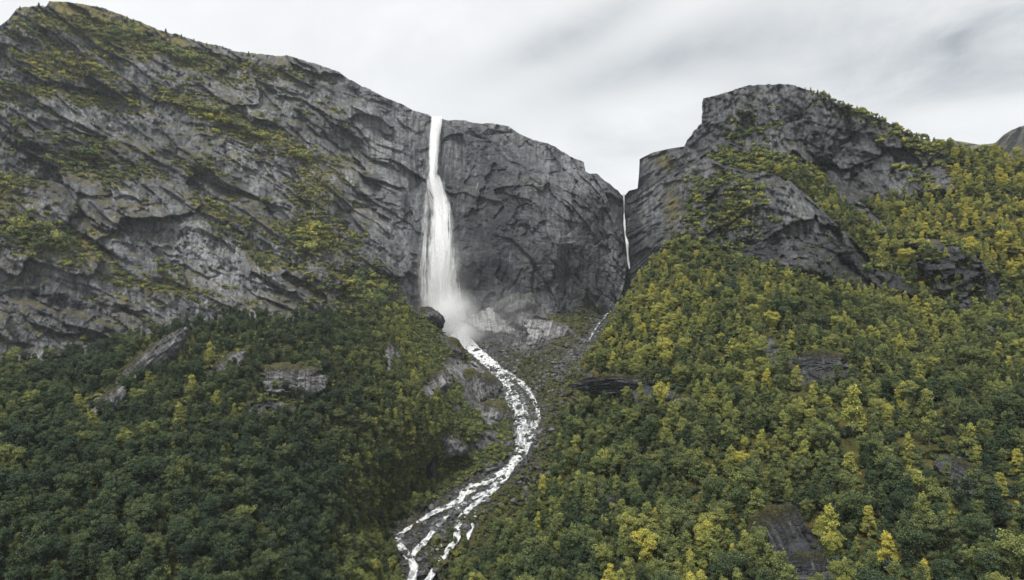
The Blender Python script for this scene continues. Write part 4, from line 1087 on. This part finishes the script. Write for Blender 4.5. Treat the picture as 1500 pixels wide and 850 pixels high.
STREAMS = [  # (px, py, half width px, density)
    [(668, 486, 13, 1.0), (690, 508, 11, 1.0), (705, 522, 10, .9), (722, 536, 11, .65), (735, 552, 12, .40), (748, 572, 15, .30), (760, 595, 18, .22), (768, 620, 18, .22), (768, 645, 16, .28), (762, 664, 11, .45), (752, 680, 8, .5)],
    [(728, 538, 4, .3), (752, 552, 6, .25), (772, 568, 6, .25), (784, 590, 5, .3), (789, 610, 5, .3), (782, 632, 6, .3), (771, 655, 6, .35), (760, 672, 6, .5)],
    [(757, 670, 8, .55), (744, 690, 7, .45), (736, 704, 7, .40), (722, 718, 6, .35), (706, 732, 6, .3), (690, 742, 5, .25), (676, 757, 6, .45), (670, 774, 6, .5), (669, 790, 6, .5), (656, 806, 6, .45), (643, 822, 6, .45), (632, 842, 6, .5), (620, 862, 6, .4)],
    [(758, 672, 6, .5), (738, 690, 6, .35), (712, 706, 7, .40), (692, 714, 9, .42), (680, 722, 8, .5), (672, 734, 7, .45), (655, 742, 6, .4), (633, 751, 5, .4), (612, 766, 4, .35), (592, 778, 4, .45), (580, 785, 4, .45)],
    [(579, 786, 6, .5), (586, 800, 7, .5), (600, 816, 7, .45), (607, 832, 7, .45), (603, 850, 8, .5), (598, 870, 8, .4)],
    [(640, 772, 4, .35), (632, 782, 5, .45), (622, 794, 5, .4), (611, 804, 5, .45), (604, 815, 5, .45)],
    [(700, 744, 3, .2), (694, 760, 3, .3), (690, 775, 4, .45), (684, 792, 3, .2)],
    [(735, 700, 4, .3), (715, 720, 5, .3), (695, 728, 5, .25), (672, 742, 5, .25), (655, 756, 4, .1), (640, 772, 4, .3)],
    [(655, 785, 3, .25), (650, 797, 3, .4), (640, 806, 2.5, .2), (632, 802, 2.5, .3)],
    [(919, 400, 1.6, .1), (920, 410, 1.8, .2), (910, 425, 1.5, -.2), (904, 440, 1.8, .0), (897, 450, 1.8, .15), (887, 462, 1.8, .1), (878, 474, 1.6, -.2), (866, 492, 1.8, .15), (860, 503, 1.6, -.1)]]
sv, sf, sa = [], [], dict(across=[], along=[], dens=[]); nb = 0
for k, st in enumerate(STREAMS):
    q = np.array(st, float); d = np.concatenate([[0], np.cumsum(np.hypot(*np.diff(q[:, :2], axis=0).T))]); n = int(d[-1] / 1.1) + 2; t = np.linspace(0, d[-1], n)
    X0, Y0, HW, DN = (np.interp(t, d, q[:, j]) for j in range(4))
    sm = np.ones(9) / 9; pad = lambda z: np.convolve(np.pad(z, 4, 'edge'), sm, 'valid')
    X0, Y0 = pad(X0), pad(Y0)
    HW = HW * 0.86
    X0 = X0 + 1.6 * fbm(t / 9, t * 0 + k * 7, 3, 40 + k); tx, ty = np.gradient(X0), np.gradient(Y0); l = np.hypot(tx, ty); nxp, nyp = ty / l, -tx / l
    HW = HW * (1 + 0.35 * fbm(t / 12, t * 0 + k, 3, 60 + k))
    u = np.linspace(-1, 1, 13)[None]
    PX = X0[:, None] + nxp[:, None] * u * HW[:, None]; PY = Y0[:, None] + 0.75 * nyp[:, None] * u * HW[:, None]
    Y = V.f(PX, PY) - (STREAM_LIFT + 3.0 * sstep(PY, 545, 505) + 0.5 * (k in (2, 3, 4, 5)) + 0.10 * k)
    Y = Y - 1.0 * fbm(PX / 3.5, PY / 3.5, 3, 80 + k)
    m_ = Y / F
    P = at(PX, PY, Y); sv.append(P.reshape(-1, 3)); sf.append(gridfaces(n, 13) + nb); nb += n * 13
    alongm = np.repeat((t * m_.mean(1) * 2.2)[:, None], 13, 1)
    sa['across'].append((u * HW[:, None] * m_ + 40 * k).ravel()); sa['along'].append(alongm.ravel()); sa['dens'].append((DN[:, None] + (0.13 if k in (2, 3, 4, 5, 6) else 0.02) - 0.75 * np.abs(u) ** 3).ravel())
stream = link('stream', mesh_np('stream', np.concatenate(sv), np.concatenate(sf), True, foam_material('white_water'), {k: np.concatenate(v) for k, v in sa.items()}))
tag(stream, 'white braided stream tumbling down over the boulders', 'stream', kind='structure')

# rubble: countless stones on the ravine floor, and a few dozen boulders one can tell apart
stone_col = bpy.data.collections.new('stone_shapes')
for k in range(6): stone_col.objects.link(bpy.data.objects.new('stone_shape_%02d' % k, BVAR[k]))
px, py = V.px, V.py
rs = np.random.default_rng(950)
dn = np.exp(-(dst / 26.0) ** 2) + 0.5 * np.exp(-(dgl / 14.0) ** 2) + 0.25 * blob(px, py, [(800, 540, 50, 40, 30, 1)])
isx = scatter(V, dn * (py < 900), 1.6, 14000, 951)
Ps = V.P.reshape(-1, 3)[isx]; ss = 0.45 + 2.0 * rs.uniform(0, 1, len(isx)) ** 4
big = np.argsort(-ss * F / Ps[:, 1] * (np.abs(dst.flat[isx] - 14) < 12) * (py.flat[isx] < 845))[:0]
rub = scatter_object('rubble', stone_col, Ps, rs.uniform(-.4, .4, (len(isx), 3)) + np.stack([0 * ss, 0 * ss, rs.uniform(0, 6.28, len(isx))], -1), np.stack([ss * 1.2, ss, ss * .75], -1), ss * 0, rs.integers(0, 6, len(isx)))
tag(rub, 'grey stones and rubble along the ravine floor', 'rubble', kind='stuff')
BOULD = [(745, 610, 10, 'dark boulder splitting the upper rapids'), (778, 597, 8, 'boulder between the two upper strands'), (783, 638, 12, 'dark boulder at the right edge of the rapids'), (776, 648, 8, 'small boulder under the dark one by the rapids'),
         (745, 655, 16, 'pale boulder on the left bank where the rapids narrow'), (640, 720, 9, 'boulder on the left bank below the upright cleft'), (722, 700, 10, 'boulder parting the water below the narrows'), (700, 748, 9, 'boulder on the gravel bar right of the lower strands'),
         (612, 780, 22, 'broad mossy boulder between the lowest left strands'), (664, 755, 13, 'rounded boulder inside the fork of the lower stream'), (645, 790, 17, 'wet boulder between the middle and right lower strands'), (682, 776, 16, 'dark square boulder by the lower right strand'),
         (620, 815, 14, 'mossy boulder in the lowest fork'), (626, 832, 13, 'grey boulder near the bottom edge between strands'), (590, 812, 9, 'dark boulder on the lowest left bank'), (662, 768, 9, 'small stone under the rounded boulder in the fork'),
         (668, 722, 9, 'boulder on the left side of the foaming step'), (690, 735, 10, 'boulder below the foaming step'), (755, 570, 8, 'dark stone amid the top of the rapids'), (820, 556, 10, 'grey boulder on the rubble slope right of the rapids'),
         (845, 540, 9, 'boulder at the top of the rubble slope below the wood'), (800, 545, 7, 'small boulder on the rubble slope'), (700, 515, 9, 'dark stone beside the head of the stream'), (740, 535, 9, 'dark stone right of the head of the stream')]
for k, (x, y, s, lab) in enumerate(BOULD):
    p = surf(V, x, y); m_ = p[1] / F * s * 0.55
    me = boulder_mesh('boulder', 980 + k, STONE, (44, 32), 10, .08, .04, 0.0, 0.5, .2 if 'mossy' in lab else 0); me.transform(Matrix.Diagonal((m_ * 1.2, m_, m_ * .8, 1))); o = link('boulder', me); o.rotation_euler = (0.2 * math.sin(k), 0.3 * math.cos(k * 2), k * 1.3)
    o.location = p + np.array([0, 0, m_ * .15]); tag(o, lab, 'boulder', 'boulders in the stream bed')

# ------------------------------------------------------------------ spray drifting at the foot of the fall
def spray(name, px_, py_, Y_, rx, ry, rz, dens, seed, label):
    m, nt, N, L = newmat('spray_air'); b = NB(nt)
    pos = b.node('ShaderNodeTexCoord').outputs['Object']
    ln = b.node('ShaderNodeVectorMath', operation='LENGTH'); L.new(pos, ln.inputs[0])
    nz_ = b.noise(b.mapping(pos, (1, 1, 1), (0, 0, 0), (seed, 0, 0)), 1.6, 5, 0.6, 0.3)
    q = b.math('SUBTRACT', 1.0, ln.outputs['Value'], None, True); q = b.math('POWER', q, 1.6)
    f = b.math('MULTIPLY', q, b.range(nz_, 0.30, 0.75))
    pv = N.new('ShaderNodeVolumePrincipled'); L.new(b.math('MULTIPLY', f, dens), pv.inputs['Density']); pv.inputs['Color'].default_value = (0.99, 0.995, 1, 1)
    o_ = N.new('ShaderNodeOutputMaterial'); L.new(pv.outputs[0], o_.inputs['Volume'])
    th, ph = np.meshgrid(np.linspace(0, 2 * np.pi, 32, endpoint=False), np.linspace(0, np.pi, 20))
    Dv = np.stack([np.sin(ph) * np.cos(th), np.sin(ph) * np.sin(th), np.cos(ph)], -1).reshape(-1, 3)
    i = np.arange(640).reshape(20, 32); j = np.roll(i, -1, 1)
    o = link(name, mesh_np(name, Dv, np.stack([i[:-1], i[1:], j[1:], j[:-1]], -1).reshape(-1, 4), True, m))
    o.location = at(px_, py_, Y_); o.scale = (rx, ry, rz)
    tag(o, label, 'spray', kind='stuff')


spray('spray', 658, 462, 756, 40, 32, 40, 0.17, 1.0, 'white spray billowing at the foot of the tall waterfall')
spray('spray', 682, 488, 735, 30, 24, 20, 0.12, 2.0, 'low white spray blowing down onto the head of the stream')
spray('spray', 726, 466, 728, 84, 36, 44, 0.016, 4.0, 'thin mist drifting right over the big boulders')
spray('spray', 646, 400, 772, 44, 26, 66, 0.035, 7.0, 'fine veil of drops round the lower half of the waterfall')
HAZE = 0.00006
EXPO = 0.85
# ------------------------------------------------------------------ camera, light, air
cam = bpy.data.objects.new('camera', bpy.data.cameras.new('camera')); C.objects.link(cam)
cam.data.sensor_width = 36.0; cam.data.sensor_fit = 'HORIZONTAL'; cam.data.lens = 36.0 * F / 1500.0
cam.rotation_euler = (math.radians(90), 0, 0); cam.data.clip_start = 0.5; cam.data.clip_end = 20000
S.camera = cam

SUN_EL, SUN_AZ = 57.0, 208.0          # azimuth clockwise from +Y: behind the camera, a little to the left
sun = bpy.data.objects.new('sun', bpy.data.lights.new('sun', 'SUN')); C.objects.link(sun)
sun.data.energy = 2.2; sun.data.angle = math.radians(10); sun.data.color = (1.0, 0.96, 0.90)
sun.rotation_euler = (math.radians(90 - SUN_EL), 0, math.radians(180 - SUN_AZ))
w = bpy.data.worlds.new('World'); S.world = w; w.use_nodes = True
nt = w.node_tree; nt.nodes.clear(); b = NB(nt)
sky = b.node('ShaderNodeTexSky'); sky.sky_type = 'NISHITA'; sky.sun_disc = False
sky.sun_elevation = math.radians(SUN_EL); sky.sun_rotation = math.radians(SUN_AZ)
bg1 = b.node('ShaderNodeBackground'); nt.links.new(sky.outputs[0], bg1.inputs[0]); bg1.inputs[1].default_value = 0.10
d = b.node('ShaderNodeTexCoord').outputs['Generated']
sep = b.node('ShaderNodeSeparateXYZ'); nt.links.new(d, sep.inputs[0])
zz = b.math('MAXIMUM', sep.outputs[2], 0.02)
# the cloud deck is a flat layer overhead: direction / height gives its plan position
den = b.math('ADD', zz, 0.10)
cx = b.math('DIVIDE', sep.outputs[0], den); cy = b.math('DIVIDE', sep.outputs[1], den)
cmb = b.node('ShaderNodeCombineXYZ'); nt.links.new(cx, cmb.inputs[0]); nt.links.new(cy, cmb.inputs[1])
n1 = b.noise(b.mapping(cmb.outputs[0], (0.55, 0.42, 1), (0, 0, 0.5), (1.3, 0.4, 0)), 1.0, 5, 0.5, 0.3)
n2 = b.noise(b.mapping(cmb.outputs[0], (1.5, 1.1, 1), (0, 0, 0.5), (4.1, 2.0, 0)), 1.0, 6, 0.6, 0.4)


def skyblob(px, py, rx, ry, ang):
    """soft patch of cloud round one compass direction: 1 at its middle"""
    v = at(np.array(px), np.array(py), 1.0); v = v / np.linalg.norm(v)
    rgt = np.cross(v, (0, 0, 1)); rgt /= np.linalg.norm(rgt); up = np.cross(rgt, v)
    c, s_ = math.cos(math.radians(ang)), math.sin(math.radians(ang))
    u1 = rgt * c + up * s_; u2 = -rgt * s_ + up * c
    o = []
    for u, r in ((u1, rx), (u2, ry)):
        dp = b.node('ShaderNodeVectorMath', operation='DOT_PRODUCT'); nt.links.new(d, dp.inputs[0]); dp.inputs[1].default_value = tuple(u)
        q = b.math('DIVIDE', dp.outputs['Value'], r / F); o.append(b.math('MULTIPLY', q, q))
    front = b.node('ShaderNodeVectorMath', operation='DOT_PRODUCT'); nt.links.new(d, front.inputs[0]); front.inputs[1].default_value = tuple(v)
    e = b.math('EXPONENT', b.math('MULTIPLY', b.math('ADD', o[0], o[1]), -1.0))
    return b.math('MULTIPLY', e, b.math('GREATER_THAN', front.outputs['Value'], 0.0))


lum = b.math('ADD', 0.525, b.math('MULTIPLY', b.math('SUBTRACT', n1, 0.5), 0.34))
lum = b.math('ADD', lum, b.math('MULTIPLY', b.math('SUBTRACT', n2, 0.5), 0.18))
n3 = b.noise(b.mapping(cmb.outputs[0], (3.6, 2.4, 1), (0, 0, 0.5), (7.7, 1.0, 0)), 1.0, 6, 0.62, 0.6)
wob = b.math('ADD', b.range(n2, 0.35, 0.65, 0.1, 1.2), b.range(n3, 0.3, 0.7, -0.18, 0.25))
for (px_, py_, rx_, ry_, an_, k_) in ((830, 52, 120, 26, 22, -0.20), (960, 95, 190, 34, 12, -0.12), (1400, 75, 210, 70, 6, -0.27), (1230, 20, 160, 40, 0, -0.09), (600, 40, 160, 60, 0, 0.05),
                                      (960, 175, 130, 45, 10, 0.08), (380, 25, 60, 25, 15, -0.05), (1380, 165, 160, 22, -8, 0.06)):
    lum = b.math('ADD', lum, b.math('MULTIPLY', b.math('MULTIPLY', skyblob(px_, py_, rx_, ry_, an_), wob), k_))
lum = b.math('MULTIPLY', lum, b.range(sep.outputs[2], 0.32, 1.0, 1.0, 1.8))
tintc = b.mix(b.range(lum, 0.25, 0.5), (0.93, 0.985, 1.03), (1.0, 1.005, 1.005))
cc = b.mix(1.0, tintc, lum, 'MULTIPLY')
bg2 = b.node('ShaderNodeBackground'); nt.links.new(cc, bg2.inputs[0]); bg2.inputs[1].default_value = 1.0
mx = b.node('ShaderNodeMixShader'); mx.inputs[0].default_value = 0.94
nt.links.new(bg1.outputs[0], mx.inputs[1]); nt.links.new(bg2.outputs[0], mx.inputs[2])
wo = b.node('ShaderNodeOutputWorld'); nt.links.new(mx.outputs[0], wo.inputs[0])

# thin air between camera and mountains
hm, nt2, N2, L2 = newmat('air')
pv = N2.new('ShaderNodeVolumePrincipled'); pv.inputs['Density'].default_value = HAZE; pv.inputs['Color'].default_value = (0.86, 0.93, 1, 1); pv.inputs['Anisotropy'].default_value = 0.3
oo = N2.new('ShaderNodeOutputMaterial'); L2.new(pv.outputs[0], oo.inputs['Volume'])
x0, x1, y0, y1, z0, z1 = -6100, 6100, -1600, 9100, -345, 560
Vb = [(x, y, z) for x in (x0, x1) for y in (y0, y1) for z in (z0, z1)]
Fb = [(0, 1, 3, 2), (4, 6, 7, 5), (0, 4, 5, 1), (2, 3, 7, 6), (0, 2, 6, 4), (1, 5, 7, 3)]
if HAZE > 0:
    tag(link('haze', mesh_np('haze', Vb, Fb, False, hm)), 'thin air between the camera and the mountains', 'haze', kind='stuff')

S.view_settings.view_transform = 'Standard'; S.view_settings.look = 'None'; S.view_settings.gamma = 1.0
S.view_settings.use_curve_mapping = False; S.view_settings.exposure = EXPO
S.render.engine = 'CYCLES'
cy_ = S.cycles
cy_.use_denoising = True; cy_.denoiser = 'OPENIMAGEDENOISE'; cy_.denoising_prefilter = 'ACCURATE'; cy_.max_bounces = 5; cy_.diffuse_bounces = 2; cy_.glossy_bounces = 1; cy_.transmission_bounces = 2; cy_.transparent_max_bounces = 24; cy_.volume_bounces = 4
cy_.use_adaptive_sampling = True; cy_.adaptive_threshold = 0.01; cy_.volume_max_steps = 128
cy_.sample_clamp_indirect = 4.0
S.render.filter_size = 1.2
